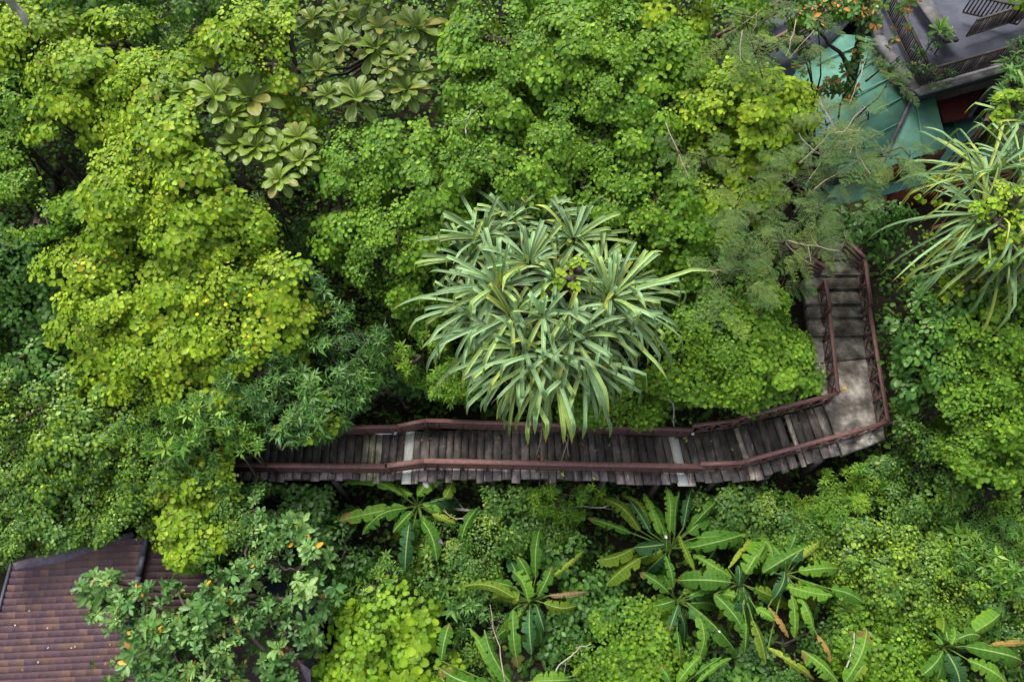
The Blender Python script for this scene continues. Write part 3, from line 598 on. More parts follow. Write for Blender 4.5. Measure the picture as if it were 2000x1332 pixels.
mb=MB(); slab(mb,[H(24,1099,.04),H(30,1112,.04),H(120,1098,.04),H(262,1046,.04),H(258,1038,.04),H(110,1076,.04)],.05); mb.build('flashing',M_flash,hs_)
mb=MB(); slab(mb,[H(580,1287,.0),H(608,1309,.0),H(606,1345,.0),H(590,1312,.0)],.05); beam(mb,H(606,1309,0),H(604,1440,0),.05,.08); mb.build('flashing',M_flash,hs_)
mb=MB(); beam(mb,H(24,1100,-.02),H(-68,1440,-.02),.08,.14); mb.build('gutter',M_cap,hs_)
mb=MB(); a=[H(30,1112,-.15),H(-60,1420,-.15),H(600,1420,-.3),H(600,1310,-.3),H(450,1160,-.3),H(288,1062,-.25)]
V=[p for p in a]+[np.array([p[0],p[1],-3.4]) for p in a]; n=len(a); mb.add(V,[(i,(i+1)%n,n+(i+1)%n,n+i) for i in range(n)]); slab(mb,[p-[0,0,.06] for p in a],.05)
mb.build('wall',M_slate,hs_)
sh=thing('flat_roof_shed','dark slate grey flat roofed shed beside the tiled house under leafy branches','shed',P(560,1180,-3.2))
mb=MB(); slab(mb,[P(350,1040,-2),P(300,1420,-2.1),P(640,1420,-2.1),P(628,1270,-2.1),P(612,1112,-2),P(560,1030,-2)],.08); mb.build('roof',M_slate,sh)
mb=MB(); beam(mb,P(561,1032,-1.93),P(613,1112,-1.93),.1,.12); beam(mb,P(613,1112,-1.93),P(641,1420,-2.03),.1,.12); mb.build('parapet',M_cap,sh)
mb=MB(); a=[P(370,1060,-2.08),P(320,1400,-2.2),P(620,1400,-2.2),P(590,1120,-2.08)]; mb.add([*a,*[np.array([p[0],p[1],-3.5]) for p in a]],[(i,(i+1)%4,4+(i+1)%4,4+i) for i in range(4)]); mb.build('wall',M_slate,sh)
# ------------------------------------------------------------ hillside building, top right
gb=thing('green_roof_building','building with faded green metal roofs and dark red walls behind feathery leaves','building',P(1750,250,0.5))
def sheetroof(name,pts,th,dirA,dirB,nr,col,parent):
    mb=MB(); slab(mb,pts,th,col)
    pts=np.array(pts); A,B=np.array(dirA),np.array(dirB)
    mb.build(name,M_green,parent)
def seams(pairs,parent,col=(1.25,1.25,1.25),w_=.05):
    for a,b in pairs: mb=MB(); beam(mb,a,b,w_,.035,col=col); mb.build('seam',M_green,parent)
zr=2.9
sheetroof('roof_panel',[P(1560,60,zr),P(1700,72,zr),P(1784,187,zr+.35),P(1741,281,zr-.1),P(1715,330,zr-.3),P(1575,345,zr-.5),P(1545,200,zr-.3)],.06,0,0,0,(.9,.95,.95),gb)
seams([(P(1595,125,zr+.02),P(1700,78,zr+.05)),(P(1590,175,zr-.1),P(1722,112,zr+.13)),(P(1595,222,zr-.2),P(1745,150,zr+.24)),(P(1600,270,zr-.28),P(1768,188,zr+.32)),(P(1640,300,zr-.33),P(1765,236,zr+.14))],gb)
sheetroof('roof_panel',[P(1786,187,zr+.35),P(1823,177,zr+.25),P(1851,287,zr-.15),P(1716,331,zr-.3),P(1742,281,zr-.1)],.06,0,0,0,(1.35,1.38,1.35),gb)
seams([(P(1790,200,zr+.33),P(1806,300,zr-.17))],gb)
mb=MB(); beam(mb,P(1785,187,zr+.40),P(1741,281,zr-.04),.13,.05); beam(mb,P(1741,281,zr-.04),P(1716,330,zr-.24),.13,.05); mb.build('ridge_cap',M_white if False else M_flash,gb)
zl=1.9
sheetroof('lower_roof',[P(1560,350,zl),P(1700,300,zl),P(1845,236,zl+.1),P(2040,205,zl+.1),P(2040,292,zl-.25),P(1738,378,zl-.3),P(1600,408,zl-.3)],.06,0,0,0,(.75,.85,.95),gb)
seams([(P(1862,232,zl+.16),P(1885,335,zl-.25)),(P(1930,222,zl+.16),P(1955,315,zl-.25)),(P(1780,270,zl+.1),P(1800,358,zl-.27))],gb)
mb=MB()
def wallq(A,B,h,th=.08,col=(1,1,1)): beam(mb,np.array(A)-[0,0,h/2],np.array(B)-[0,0,h/2],th,h,col=col)
wallq(P(1742,377,zl-.38),P(2040,290,zl-.33),1.9); wallq(P(1602,400,zl-.4),P(1740,377,zl-.38),1.9); wallq(P(1742,330,zr-.4),P(1848,292,zr-.25),.9); wallq(P(1600,350,zr-.6),P(1560,120,zr-.15),2.4)
mb.build('wall',M_red,gb)
mb=MB(); slab(mb,[P(1826,190,zl+.75),P(1940,155,zl+.75),P(1894,229,zl+.55),P(1844,241,zl+.5)],.05); 
for f in np.linspace(.04,.96,16): beam(mb,P(1826,190,zl+.77)*(1-f)+P(1940,155,zl+.77)*f,P(1844,241,zl+.52)*(1-f)+P(1894,229,zl+.57)*f,.04,.03)
mb.build('corrugated_roof',M_red,gb)
mb=MB(); beam(mb,P(1942,155,zl+.78),P(1892,230,zl+.6),.12,.1); mb.build('edge_beam',M_terr,gb)
# terrace
zt=3.7
tr=thing('terrace','grey concrete terrace with dark baluster railings at the top right corner','terrace',P(1850,100,1.2))
mb=MB(); slab(mb,[P(1700,-70,zt),P(1714,75,zt),P(1790,187,zt),P(2060,112,zt),P(2060,-70,zt)],.3); mb.build('floor',M_terr,tr)
mb=MB(); beam(mb,P(1714,75,zt+.06),P(1789,184,zt+.06),.3,.3); beam(mb,P(1702,-60,zt+.06),P(1714,75,zt+.06),.3,.3); beam(mb,P(1792,184,zt-.08),P(2060,109,zt-.08),.2,.5); beam(mb,P(1790,183,zt+.2),P(2060,108,zt+.2),.3,.07,col=(1.4,1.4,1.4)); mb.build('parapet',M_para,tr)
mb=MB(); beam(mb,P(1760,-60,zt+.5),P(1858,82,zt+.5),.55,.12,col=(1.2,1.2,1.2)); mb.build('stair_beam',M_para,tr)
mb=MB(); a=[P(1716,80,zt-.3),P(1790,180,zt-.3),P(2050,110,zt-.3)]
for p,q in zip(a[:-1],a[1:]): beam(mb,p-[0,0,1.3],q-[0,0,1.3],.12,2.6)
mb.build('wall',M_dark,tr)
def balus(label,A,B,h=.75):
    A=np.array(A);B=np.array(B);ln=np.linalg.norm(B-A); o=thing('baluster_railing',label,'railing',(A+B)/2)
    mb=MB(); beam(mb,A+[0,0,h],B+[0,0,h],.09,.05); mb.build('handrail',M_dark,o)
    mb=MB(); beam(mb,A+[0,0,.08],B+[0,0,.08],.06,.05); mb.build('bottom_rail',M_dark,o)
    n=int(ln/.125)
    for k in range(n+1):
        p=A+(B-A)*k/n; mb=MB(); g=rng.choice([1,1.6,3.5],p=[.5,.35,.15]); beam(mb,p+[0,0,.1],p+[0,0,h-.02],.055,.025,(0,1,0),col=(g,g,g*1.05)); mb.build('baluster',M_dark,o)
balus('dark baluster railing along the left edge of the terrace above the green roof',P(1708,-20,zt+.2),P(1795,165,zt+.2))
balus('dark baluster railing along the front edge of the terrace above the dark red wall',P(1795,170,zt+.3),P(2040,100,zt+.3))
balus('dark baluster railing on the upper terrace level at the top right corner',P(1885,75,zt+.3),P(2000,38,zt+.3))
balus('short dark baluster railing across the upper terrace near the top edge',P(1878,28,zt+.3),P(1985,52,zt+.3))
railing('dark slatted railing sloping up to the green roofs at the top edge',P(1420,125,3.6),P(1640,8,4.4),'slat',h=.8)
railing('dark slatted railing behind the feathery branches at the very top',P(1400,70,3.6),P(1560,-20,4.2),'slat',h=.8)
mb=MB(); slab(mb,[P(1400,150,2.7),P(1560,150,2.7),P(1690,10,3.3),P(1690,-60,3.3),P(1450,-60,3.3)],.15); tag(mb.build('upper_walkway',M_slate),'dark walkway slab behind the slatted railings at the top edge','walkway')
# ------------------------------------------------------------ feathery tree
def frond(mb,c,az,L,droop,col):
    n=10; t=np.linspace(0,1,n+1); d2=np.array([math.cos(az),math.sin(az),0]); side=np.array([-d2[1],d2[0],0])
    mid=c+d2*L*t[:,None]; mid[:,2]+=.12*L*t-droop*L*t**2
    X=[];D=[];NN=[];
    for i in range(1,n+1):
        pl_=L*rng.uniform(.3,.42)*math.sin(math.pi*(.15+.75*t[i]))
        for sg in(-1,1):
            pd=nrm(side*sg+d2*rng.uniform(.3,.7)+np.array([0,0,rng.uniform(-.5,.15)])); m=11
            for k in range(1,m+1):
                q=mid[i]+pd*pl_*k/m-np.array([0,0,.12*pl_*(k/m)**2]); cr=nrm(np.cross(pd,[0,0,1]))
                for s2 in(-1,1): X.append(q); D.append(cr*s2+pd*.45); NN.append([0,0,1])
    X=np.array(X); n_=len(X)
    leaves(mb,X,np.array(NN)+rng.normal(0,.25,(n_,3)),np.array(D),.040*L/.8+.008,.0125*L/.8,np.array(col)[None]*rng.uniform(.8,1.2,(n_,1)),'lance')
    tube(mb,mid,np.linspace(.008,.003,n+1),3,(.25,.22,.12))
fz=.9
flob=[(1460,40,45,7),(1425,80,40,6),(1475,95,45,6),(1545,25,30,3),(1580,85,30,4),(1600,50,25,2),(1695,115,30,3),(1735,160,40,4),(1620,235,50,7),(1600,290,60,9),(1690,280,60,11),(1745,300,50,9),(1700,215,35,4),(1655,250,40,5),(1560,350,70,12),(1640,350,70,10),(1480,430,50,8),(1520,470,60,11),(1600,420,70,12),(1590,495,30,4),(1400,545,45,7),(1455,545,40,6),(1530,555,35,4),(1690,335,50,8),(1380,300,30,4),(1330,290,25,3),(1440,400,40,4),(1780,300,30,3),(1650,450,30,4),(1470,500,40,5),(1420,600,25,2)]
fc=P(1600,330,zc(330)+fz-1.5); fg=float(zg(fc[0],fc[1]))
ft=thing('feathery_tree','thin feathery leaved tree spreading over the green roofs with bare twigs','tree',(fc[0],fc[1],fg))
tb=MB(); rt=P(1600,330,fg-.6); fork=rt+(fc-rt)*.5; tube(tb,wiggle(rt,fork,6,.1),np.linspace(.16,.1,6),8); twb=MB()
for u,v,r,n in flob:
    z=zc(v)+fz+rng.uniform(-.3,.3); c=P(u,v,z); Rm=r*depth(v,z)/FPX
    tube(tb,wiggle(fork,c-[0,0,.1],8,.25),np.linspace(.05,.015,8),5)
    mb=MB()
    for k in range(n):
        az=rng.uniform(0,6.28); off=np.array([math.cos(az),math.sin(az),0])*Rm*rng.uniform(.0,.6); g=rng.uniform(.75,1.25)
        pal=(.115,.20,.06) if rng.random()<.8 else (.16,.24,.05)
        frond(mb,c+off+[0,0,rng.uniform(-.25,.15)],az+rng.normal(0,.3),rng.uniform(.5,1.0),rng.uniform(.2,1.0),np.array(pal)*g)
        if rng.random()<.7: tube(tb,wiggle(c-[0,0,.2],c+off+[0,0,.02],4,.04),[.012,.01,.008,.006],4)
    mb.build('frond_cluster',M_dull,ft)
for (u,v,u2,v2) in [(1385,530,1460,525),(1300,240,1345,345),(1600,190,1635,255),(1635,250,1560,320),(1590,60,1540,115),(1555,40,1535,110),(1600,200,1650,290),(1630,260,1690,255),(1680,250,1660,300),(1590,370,1700,300),(1540,470,1640,490),(1535,475,1590,520),(1620,300,1580,350),(1485,20,1470,70),(1450,60,1447,120),(1483,60,1483,115),(1690,210,1640,265),(1690,120,1660,200),(1560,260,1600,300),(1700,340,1660,270)]:
    z=zc((v+v2)/2)+1.0; p=wiggle(P(u,v,z+rng.normal(0,.2)),P(u2,v2,z+rng.normal(0,.3)),6,.05); twb=MB(); tube(twb,p,np.linspace(.014,.006,6),4)
    for k in range(3):
        j=rng.integers(1,5); q=p[j]+rng.normal(0,.35,3); tube(twb,[p[j],q],[.007,.004],3)
    twb.build('bare_twig',M_twig,ft,True); tb.build('trunk',M_bark,ft,True)
# dark trunk with silvery and orange leaves
tb_=P(1655,222,1.2); lt=thing('leaning_tree','dark leaning trunk over the green roof topped by silvery and orange leaves','tree',tb_)
mb=MB(); tube(mb,[P(1652,235,.2),P(1658,215,1.6),P(1664,150,4.2),P(1680,80,6.2),P(1692,-30,8.2)],[.2,.19,.17,.14,.1],9)
tube(mb,wiggle(P(1664,150,4.2),P(1580,45,7.2),8,.15),np.linspace(.09,.03,8),6); tube(mb,wiggle(P(1690,20,7.4),P(1640,10,8.4),6,.1),np.linspace(.06,.02,6),6); tube(mb,wiggle(P(1690,160,4.2),P(1760,108,5.2),6,.08),np.linspace(.04,.01,6),5)
mb.build('trunk',M_bark,lt,True)
mb=MB()
OV2=OV[:3]+[((.62,.26,.06),2.2),((.45,.15,.07),.8)]
SP['ovalO']=('oval',.20,.5,OV2,.3,.55,6,.45,M_gloss)
for l in [(1655,15,34,.1),(1705,45,28,-.4),(1590,20,24,0),(1700,8,26,0),(1780,-5,22,-.8)]: dome(mb,'ovalO',*l,dens=.7)
mb.build('crown',M_gloss,lt,True)
# plants on the terrace
for (u,v,z,lab,L,n,col) in [(1832,62,4.6,'dark broad leaved plant growing in front of the concrete stair beam on the terrace',.55,14,(.05,.15,.02)),(1845,75,4.4,'second dark broad leaved plant right behind the terrace railing',.42,12,(.04,.12,.02))]:
    c=P(u,v,z); o=thing('leafy_plant',lab,'plant',(c[0],c[1],zt)); mb=MB(); f=(np.arange(n)+.5)/n; az=np.arange(n)*2.4; el=R(75)-R(70)*f
    dd=np.stack([np.cos(az)*np.cos(el),np.sin(az)*np.cos(el),np.sin(el)],1); nn=np.stack([-np.cos(az)*np.sin(el),-np.sin(az)*np.sin(el),np.cos(el)],1)
    leaves(mb,np.repeat(c[None],n,0),nn,dd,L*rng.uniform(.7,1.1,n),L*.28,np.array(col)[None]*rng.uniform(.8,1.6,(n,1)),'rib'); mb.build('leaves',M_gloss,o,True)
    mb=MB(); tube(mb,[(c[0],c[1],zt),tuple(c)],[.03,.02],6); mb.build('stem',M_bark,o)
mb=MB(); o=thing('small_bush','thin bush of small leaves with a few orange ones over the terrace railing','bush',P(1810,120,zt))
SP['thin']=('oval',.11,.5,BG+[((.6,.2,.03),.2)],.3,.28,5,.5,M_gloss)
cc=P(1812,115,4.9)
for k in range(4): dome(mb,'thin',1812+rng.uniform(-40,45),110+rng.uniform(-25,45),26,0,dens=.8,cen=P(1815+rng.uniform(-45,45),110+rng.uniform(-25,40),4.8))
mb.build('crown',M_gloss,o,True); tw=MB(); tube(tw,wiggle(P(1812,140,zt),cc,5,.1),np.linspace(.03,.01,5),5); tw.build('stem',M_bark,o)
# ------------------------------------------------------------ trees, bushes, vine mounds
T='vine_covered_tree'
YF=[(488,577),(401,588),(441,595),(385,614),(478,655),(486,657)]; YF2=[(295,709),(304,717),(325,726),(348,723),(360,708),(371,705),(387,700),(163,514)]
tree(T,'vineY','vine draped tree in the top left corner, its lime leaves broken by dark gaps',[(60,50,80,-.3),(150,120,75),(110,190,60,-.3)])
tree(T,'vineY','lime vine mound at the top edge between the left corner and the fan leaved tree',[(220,60,60,-.3),(290,150,75),(350,110,45,-.2),(210,180,60,-.4)])
tree(T,'vineY','curtain of bright lime vine falling from the top edge over the fan leaved tree',[(470,50,55,.4),(530,105,60,.3),(420,70,35,.2),(560,40,50,.2)])
tree(T,'vineG','green vine clump at the left edge above the dark hollow',[(20,160,70,-.4),(30,260,60,-.8),(70,370,70,-.6),(15,330,50,-.8)])
tree(T,'vineY','tallest yellow green vine mound left of the middle',[(330,250,85,.4),(250,330,80,.2),(390,330,75,.3),(230,400,60),(430,430,60,.1),(300,170,50,.2),(360,420,60,.2)])
tree('shrub','lance','dark shrub with drooping narrow leaves right of the tallest vine mound',[(455,340,45,-.7),(520,370,50,-.9),(480,420,45,-.8)],'shrub')
tree(T,'vineY','vine mound with yellow flowers and orange tinted leaves left of the screw pine',[(480,600,85,.3),(540,530,55,.1),(420,540,60,.2),(540,610,50,.2),(400,620,60,.3)],flowers=YF)
tree(T,'vineY','broad lime vine mound at the far left with a curving outline',[(220,570,85,.2),(160,500,60),(300,640,85,.3),(180,640,70),(320,530,60,.1)],flowers=YF2)
tree(T,'vineY','lower lime vine slope under the yellow flowers',[(390,710,75,.3),(300,720,60,.3),(480,700,60,.2),(200,710,50,-.1)])
tree(T,'vineD','dark broad leaved vine tree at the left edge halfway down',[(40,470,75,-.6),(60,560,75,-.6),(20,600,70,-.8),(90,640,50,-.7)])
tree(T,'vineG','green vine ledge under the hollow at the upper left',[(60,430,40,-.5),(150,430,60,-.7),(110,300,40,-1.2)])
tree('shrub','lance','tall dark shrub with feathery narrow leaves between the flowering vine mound and the screw pine',[(620,600,65,-.2),(690,640,60,-.4),(640,680,70,-.2),(590,540,45,-.4),(700,700,45,-.5)],'shrub')
tree('shrub','lance','glossy narrow leaved shrub hanging over the west end of the boardwalk',[(560,770,80,.7),(640,760,60,.6),(500,720,60,.7),(570,830,45,1.0)],'shrub')
tree('shrub','lanceG','narrow leaved shrub in the lower left thicket beside lime vine',[(430,800,70,.8),(370,770,50,.6),(460,850,50,1.0),(300,790,50,.7)],'shrub')
tree(T,'vineY','small lime vine tuft hanging over the west railing',[(612,838,22,1.0),(585,848,20,1.2),(645,818,16,.9),(560,830,18,1.2)],dens=.75)
tree(T,'vineG','small green vine tuft with two big round leaves above the west boardwalk',[(630,790,20,1.0),(545,868,14,1.0)],dens=.7)
tree('leafy_tree','smallY','wide tree with tiny mixed leaves at the left edge, lower half',[(60,780,80,.5),(150,830,80,.5),(60,880,80,.6),(230,780,60,.4)])
tree('leafy_tree','small','dark small leaved tree at the left edge above the tiled roof',[(60,960,85,1.0),(160,950,80,1.0),(30,1040,55,1.1),(130,1030,50,1.2)])
tree('leafy_tree','smallY','small leaved tree overhanging the top of the tiled roof',[(230,910,75,.9),(240,990,60,1.2),(300,870,60,.7)])
tree('shrub','lanceG','pale glossy narrow leaved shrub left of the west end of the boardwalk',[(370,890,55,1.0),(330,850,45,.9),(420,920,40,1.2)],'shrub')
tree(T,'vineY','lime vine running down beside the tiled roof',[(350,960,60,1.3),(310,1030,50,1.5),(360,1075,32,1.6),(400,990,50,1.3),(395,920,45,1.2)])
tree('leafy_tree','small','small leaved tree in front of the boardwalk west end',[(440,960,50,.9),(420,1030,60,1.1),(480,1010,40,.8)])
tree('shrub','glossy','cluster of slender upright leaves half hidden in the left thicket',[(40,690,35,.1),(100,720,30,.1)],'shrub')
G='vineG'
tree(T,G,'green heart leaved vine mound at the top centre',[(980,50,80,.2),(920,110,55),(1000,140,70,.1)])
tree(T,G,'large leaved green vine mound at the top right of centre',[(1150,40,85,.4),(1240,60,80,.4),(1310,90,60,.3),(1200,130,70,.3),(1080,90,60,.2)])
tree(T,G,'mid green vine slope above the screw pine to the right',[(1290,190,60),(1200,220,75),(1100,220,70),(1240,290,55)])
tree(T,G,'mid green vine mound right beside the dark twig gap above the screw pine',[(960,230,70),(1030,290,65,.1),(940,310,55,-.1),(1060,350,45,-.2)])
tree(T,G,'green vine mound right below the paddle leaf whorls',[(700,300,60,-.2),(780,270,60,-.2),(840,330,60,-.2),(650,350,55,-.3)])
tree(T,G,'bright green vine slope directly left of the screw pine',[(700,430,60,-.4),(780,420,65,-.3),(850,410,50,-.3),(740,500,60,-.4),(660,400,40,-.5)])
tree(T,G,'low green vine tongue reaching down into the dark gap left of the screw pine',[(820,510,50,-.5),(800,570,50,-.7),(760,560,40,-.8),(830,620,30,-1.2)])
tree(T,G,'round leaved vine mound right above the screw pine fan',[(1280,360,65,-.1),(1340,420,65,-.2),(1240,430,50,-.3),(1210,370,50,-.2),(1150,330,45,-.2)])
tree(T,G,'vine tongue between the screw pine and the feathery tree',[(1350,500,50,-.6),(1300,480,40,-.6),(1390,430,40,-.4)])
tree(T,'vineY','yellow green round leaved vine mound left of the green roofs',[(1450,180,80,.4),(1530,180,55,.3),(1480,240,60,.2),(1390,160,45,.1),(1550,220,40,.1)])
tree(T,'vineY','lime vine strands trailing below the round leaved mound',[(1400,240,35),(1440,310,35,-.2),(1480,350,40,-.3),(1420,350,45,-.3),(1370,310,35,-.3)],dens=.8)
tree(T,'vineS','dense rounded bush of small bright leaves inside the walkway bend',[(1450,660,85,.1),(1520,690,65,0),(1370,690,60,-.1),(1480,600,55,0),(1420,750,55,-.1),(1500,750,45,-.2),(1400,620,55,-.1)],'bush')
tree(T,'vineS','small leafy bush right below the screw pine at the far railing',[(1150,780,50,-.3),(1210,770,45,-.3),(1250,740,45,-.4),(1190,815,28,-.3),(1250,800,25,-.4)],'bush')
tree('bush','fineY','compact bush of narrow shiny leaves left of the screw pine foot',[(860,740,50,-.6),(900,760,35,-.6),(820,690,35,-.7),(900,720,40,-.6),(840,650,30,-.8)],'bush')
tree('bush','dark','dark shaded bush behind the west railing',[(730,730,50,-1.6),(720,790,45,-1.4),(780,690,45,-1.8),(790,790,40,-2)],'bush')
tree('bush','dark','dark round leaved bush between the feathery tree and the steps',[(1690,430,50,-1.8),(1730,400,40,-1.8),(1730,460,40,-2)],'bush')
tree(T,'glossy','glossy leaved tree right of the concrete path',[(1810,600,70,-.3),(1830,670,65,-.2),(1780,660,45,-.5),(1870,560,55,-.2),(1800,740,45,-.3)])
tree(T,'vineG','blue green vine mass at the right edge below the screw pine',[(1940,620,70,.1),(1900,690,60,0),(1970,700,60,.2),(1990,580,50,.2),(1880,760,40,0)])
tree(T,'vineG','green vine column at the right edge halfway down',[(1940,790,60,.7),(1970,860,65,.9),(1920,850,45,.6),(1985,930,45,1.0)])
tree('shrub','lance','pale narrow leaved shrub at the right edge beside the terrace',[(1985,150,40,-.6),(1990,90,35,-.5),(1965,190,28,-.7)],'shrub')
tree(T,'vineY','few bright round leaves at the right edge above the screw pine',[(1955,205,24,-.2),(1930,235,20,-.3),(1990,190,25,0)],dens=.7)
tree(T,'vineY','bright round leaved vine climbing over the right screw pine',[(1955,430,38,1.3),(1985,380,30,1.4),(1990,470,28,1.3),(1960,500,25,1.2)],dens=.6)
tree(T,'vineY','small tuft of round leaves growing out of the central screw pine',[(1115,540,20,2.2),(1130,520,16,2.2),(1070,570,10,2.2)],'vine',dens=.5)
tree('shrub','fineY','yellow green fern like shrub below the landing corner',[(1645,955,38,-.5),(1705,915,32,-.5),(1590,985,38,-.5),(1725,950,40,-.5),(1660,1000,45,-.3)],'shrub')
tree('shrub','fineY','yellow green narrow leaved shrub at the near boardwalk edge',[(1100,965,40,-.3),(1150,950,25,-.3),(1050,980,25,-.4)],'shrub')
tree('shrub','small','small leaved shrub thicket right of the landing, with fine twigs',[(1800,900,60,-.4),(1850,950,60,-.4),(1790,830,45,-.6),(1760,960,50,-.2)],'shrub')
tree('shrub','smallY','ground hugging mixed shrub mass at the lower right',[(1720,1080,75,-.4),(1800,1060,65,-.4),(1850,1120,65,-.3),(1760,1150,65,-.5),(1650,1050,50,-.4)],'shrub')
tree('shrub','vineS','bright round leaved creeper bush below the banana group on the right',[(1700,1240,55,-.4),(1760,1290,60,-.3),(1710,1190,40,-.5),(1820,1330,50,-.3)],'bush')
tree('shrub','lanceG','fresh green narrow leaved shrub at the right edge, lower half',[(1960,1030,55,.2),(1990,1100,50,.2),(1910,1080,45,0),(1920,980,45,.2)],'shrub')
tree('shrub','small','dark small leaved shrub above the right corner banana plant',[(1890,1180,50,-.6),(1960,1160,55,-.4),(1990,1230,45,-.5)],'shrub')
tree('shrub','small','small leaved shrub between boardwalk and banana group',[(1420,985,45,-.6),(1480,1000,50,-.6),(1540,1000,50,-.4),(1570,1050,40,-.6)],'shrub')
tree('bush','vineB','bush with large angular lime leaves at the bottom left of centre',[(740,1240,60,.2),(690,1290,50,.1),(790,1290,55,.1),(770,1190,45,0),(720,1340,60,0),(820,1340,50,0)],'bush')
tree('bush','vineS','round leaved creeper bush left of the long hanging banana leaves',[(1230,1230,65,-.3),(1290,1260,50,-.4),(1190,1290,55,-.4),(1260,1310,55,-.3)],'bush')
tree('bush','glossy','pointed leaf shrub above the round leaved creeper bush',[(1160,1130,50,-.5),(1190,1170,45,-.5),(1110,1080,40,-.5),(1140,1200,40,-.6)],'bush')
tree('bush','lanceG','row of bright rosette shrubs below the west banana plant',[(760,1110,35,-.3),(720,1140,35,-.3),(690,1170,30,-.3),(740,1175,25,-.4)],'bush')
tree('bush','small','green small leaved bush under the near boardwalk edge, middle',[(980,960,40,-.4),(1010,1010,45,-.5),(1070,1020,40,-.5),(960,1040,40,-.6)],'bush')
tree('bush','dark','dark narrow leaved bush under the boardwalk west end',[(560,970,55,-.4),(490,940,40,-.3),(620,990,50,-.5),(670,1070,50,-.6),(600,1050,40,-.6)],'bush')
tree('bush','lance','bluish low bush left of the banana plant cut by the bottom edge',[(920,1190,45,-.9),(960,1210,40,-.9),(880,1170,35,-1)],'bush')
tree('bush','dark','shaded low bush at the bottom edge between banana leaves',[(1430,1310,60,-.9),(1520,1300,60,-.8),(1090,1260,50,-.9),(1620,1220,50,-.8)],'bush')
tree('bush','small','low dark bush between the west banana plant and its neighbour shrub',[(880,1100,50,-.8),(940,1100,40,-.7),(860,1040,35,-.9)],'bush')
# tree over the tiled roof: open crown
tree('orange_flecked_tree','oval','open crowned tree with orange flecked oval leaves spreading over the tiled roof',[(210,1170,45,1.6),(180,1130,28,1.7),(270,1210,60,1.7),(350,1180,65,1.8),(420,1240,65,1.6),(330,1270,60,1.6),(250,1270,45,1.5),(400,1320,50,1.5),(470,1180,45,1.5),(540,1100,45,1.2),(610,1090,35,1.0),(600,1160,40,1.1),(560,1230,40,1.1),(540,1300,30,1.0),(480,1060,45,1.3),(500,990,35,1.1),(450,1130,45,1.5),(580,1030,25,1.0)],dens=1.0)
# ------------------------------------------------------------ ground cover and the wood beyond the frame
mb=MB(); n=110000
x=rng.uniform(-30,30,n); y=rng.uniform(-8,36,n)
keep=~((y>15.5)&(x>10.5)&(y<27)); keep&=~((x>10.6)&(x<13.4)&(y>8)&(y<18)&(zg(x,y)>-2)); keep&=~((x<-5.5)&(y<5.5)&(x>-17))
x,y=x[keep],y[keep]; n=len(x)
bump=.35+.55*(np.sin(x*1.7+2*np.sin(y*.9))*np.cos(y*1.5+np.sin(x*1.1)))+rng.uniform(-.4,.4,n)
z=zg(x,y)+np.clip(bump,.03,1.3)*np.where(y>9,1.5,1)
pal=MX+GL; cc=pick(pal,n)*rng.uniform(.8,1.2,(n,1)); N=nrm(rng.normal(0,.4,(n,3))+[0,-.1,1]); D=rng.normal(0,1,(n,3)); sz=rng.uniform(.1,.24,n)
h=n//2; X=np.stack([x,y,z],1)
nf=60000; xf=rng.uniform(-30,30,nf); yf=rng.uniform(10.3,33,nf); kf=~((yf>15.5)&(xf>10.0)&(yf<27))&~((xf>9.6)&(xf<14.0)&(yf<18)); xf,yf=xf[kf],yf[kf]; nf=len(xf)
hf=np.minimum(1.9+.8*np.sin(xf*1.1+np.sin(yf*.8)*2),(yf-9.6)*1.2)*rng.uniform(.6,1,nf)
leaves(mb,np.stack([xf,yf,zg(xf,yf)+hf],1),nrm(rng.normal(0,.35,(nf,3))+[0,-.3,1]),rng.normal(0,1,(nf,3))-[0,.8,.3],rng.uniform(.08,.15,nf),rng.uniform(.08,.13,nf),pick(MG[:4]+GL,nf)*rng.uniform(.75,1.15,(nf,1)),'round')
leaves(mb,X[:h],N[:h],D[:h],sz[:h],sz[:h]*.85,cc[:h],'round'); leaves(mb,X[h:],N[h:],D[h:],sz[h:]*1.2,sz[h:]*.45,cc[h:],'lance')
tag(mb.build('undergrowth',M_leaf,smooth=True),'low leafy undergrowth covering the slope beneath trees and boardwalk','undergrowth',kind='stuff')
mb=MB()
for v in list(range(-260,1700,170)):
    for u in range(-420,2440,190):
        if -75<u<2075 and -60<v<1400: continue
        if v>1450 and 200<u<1800 and False: continue
        dome(mb,['vineG','vineY','small','glossy'][rng.integers(4)],u+rng.uniform(-40,40),v+rng.uniform(-30,30),rng.uniform(85,120),rng.uniform(-.8,.3),dens=.45)
tag(mb.build('surrounding_wood',M_leaf,smooth=True),'dense green wood continuing beyond the thicket','wood',kind='stuff')
# ------------------------------------------------------------ dead wood and small things
def stick(label,A,B,r,mat=M_pale,name='dead_branch',n=8,amp=.12,twigs=3):
    p=wiggle(A,B,n,amp); o=thing(name,label,'branch',p[0]); mb=MB(); tube(mb,p,np.linspace(r,r*.45,n),7); mb.build('stem',mat,o,True)
    if twigs:
        mb=MB()
        for k in range(twigs):
            j=rng.integers(2,n-1); tube(mb,wiggle(p[j],p[j]+rng.normal(0,.35,3),4,.05),np.linspace(r*.4,r*.15,4),5)
        mb.build('twig',mat,o,True)
stick('thick pale bare trunk leaning in at the top left corner',P(0,-30,9.3),P(52,48,8.2),.17,name='bare_trunk',twigs=2)
stick('pale bent stem hanging in front of the far railing right of the screw pine',P(1292,740,3.0),P(1316,832,1.0),.035,twigs=1)
stick('fallen pale log below the boardwalk right of the west banana plant',P(880,990,-1.6),P(965,1002,-1.6),.06)
stick('pale thin fallen branch crossing below the boardwalk',P(1100,1000,-1.2),P(1230,985,-1.0),.03)
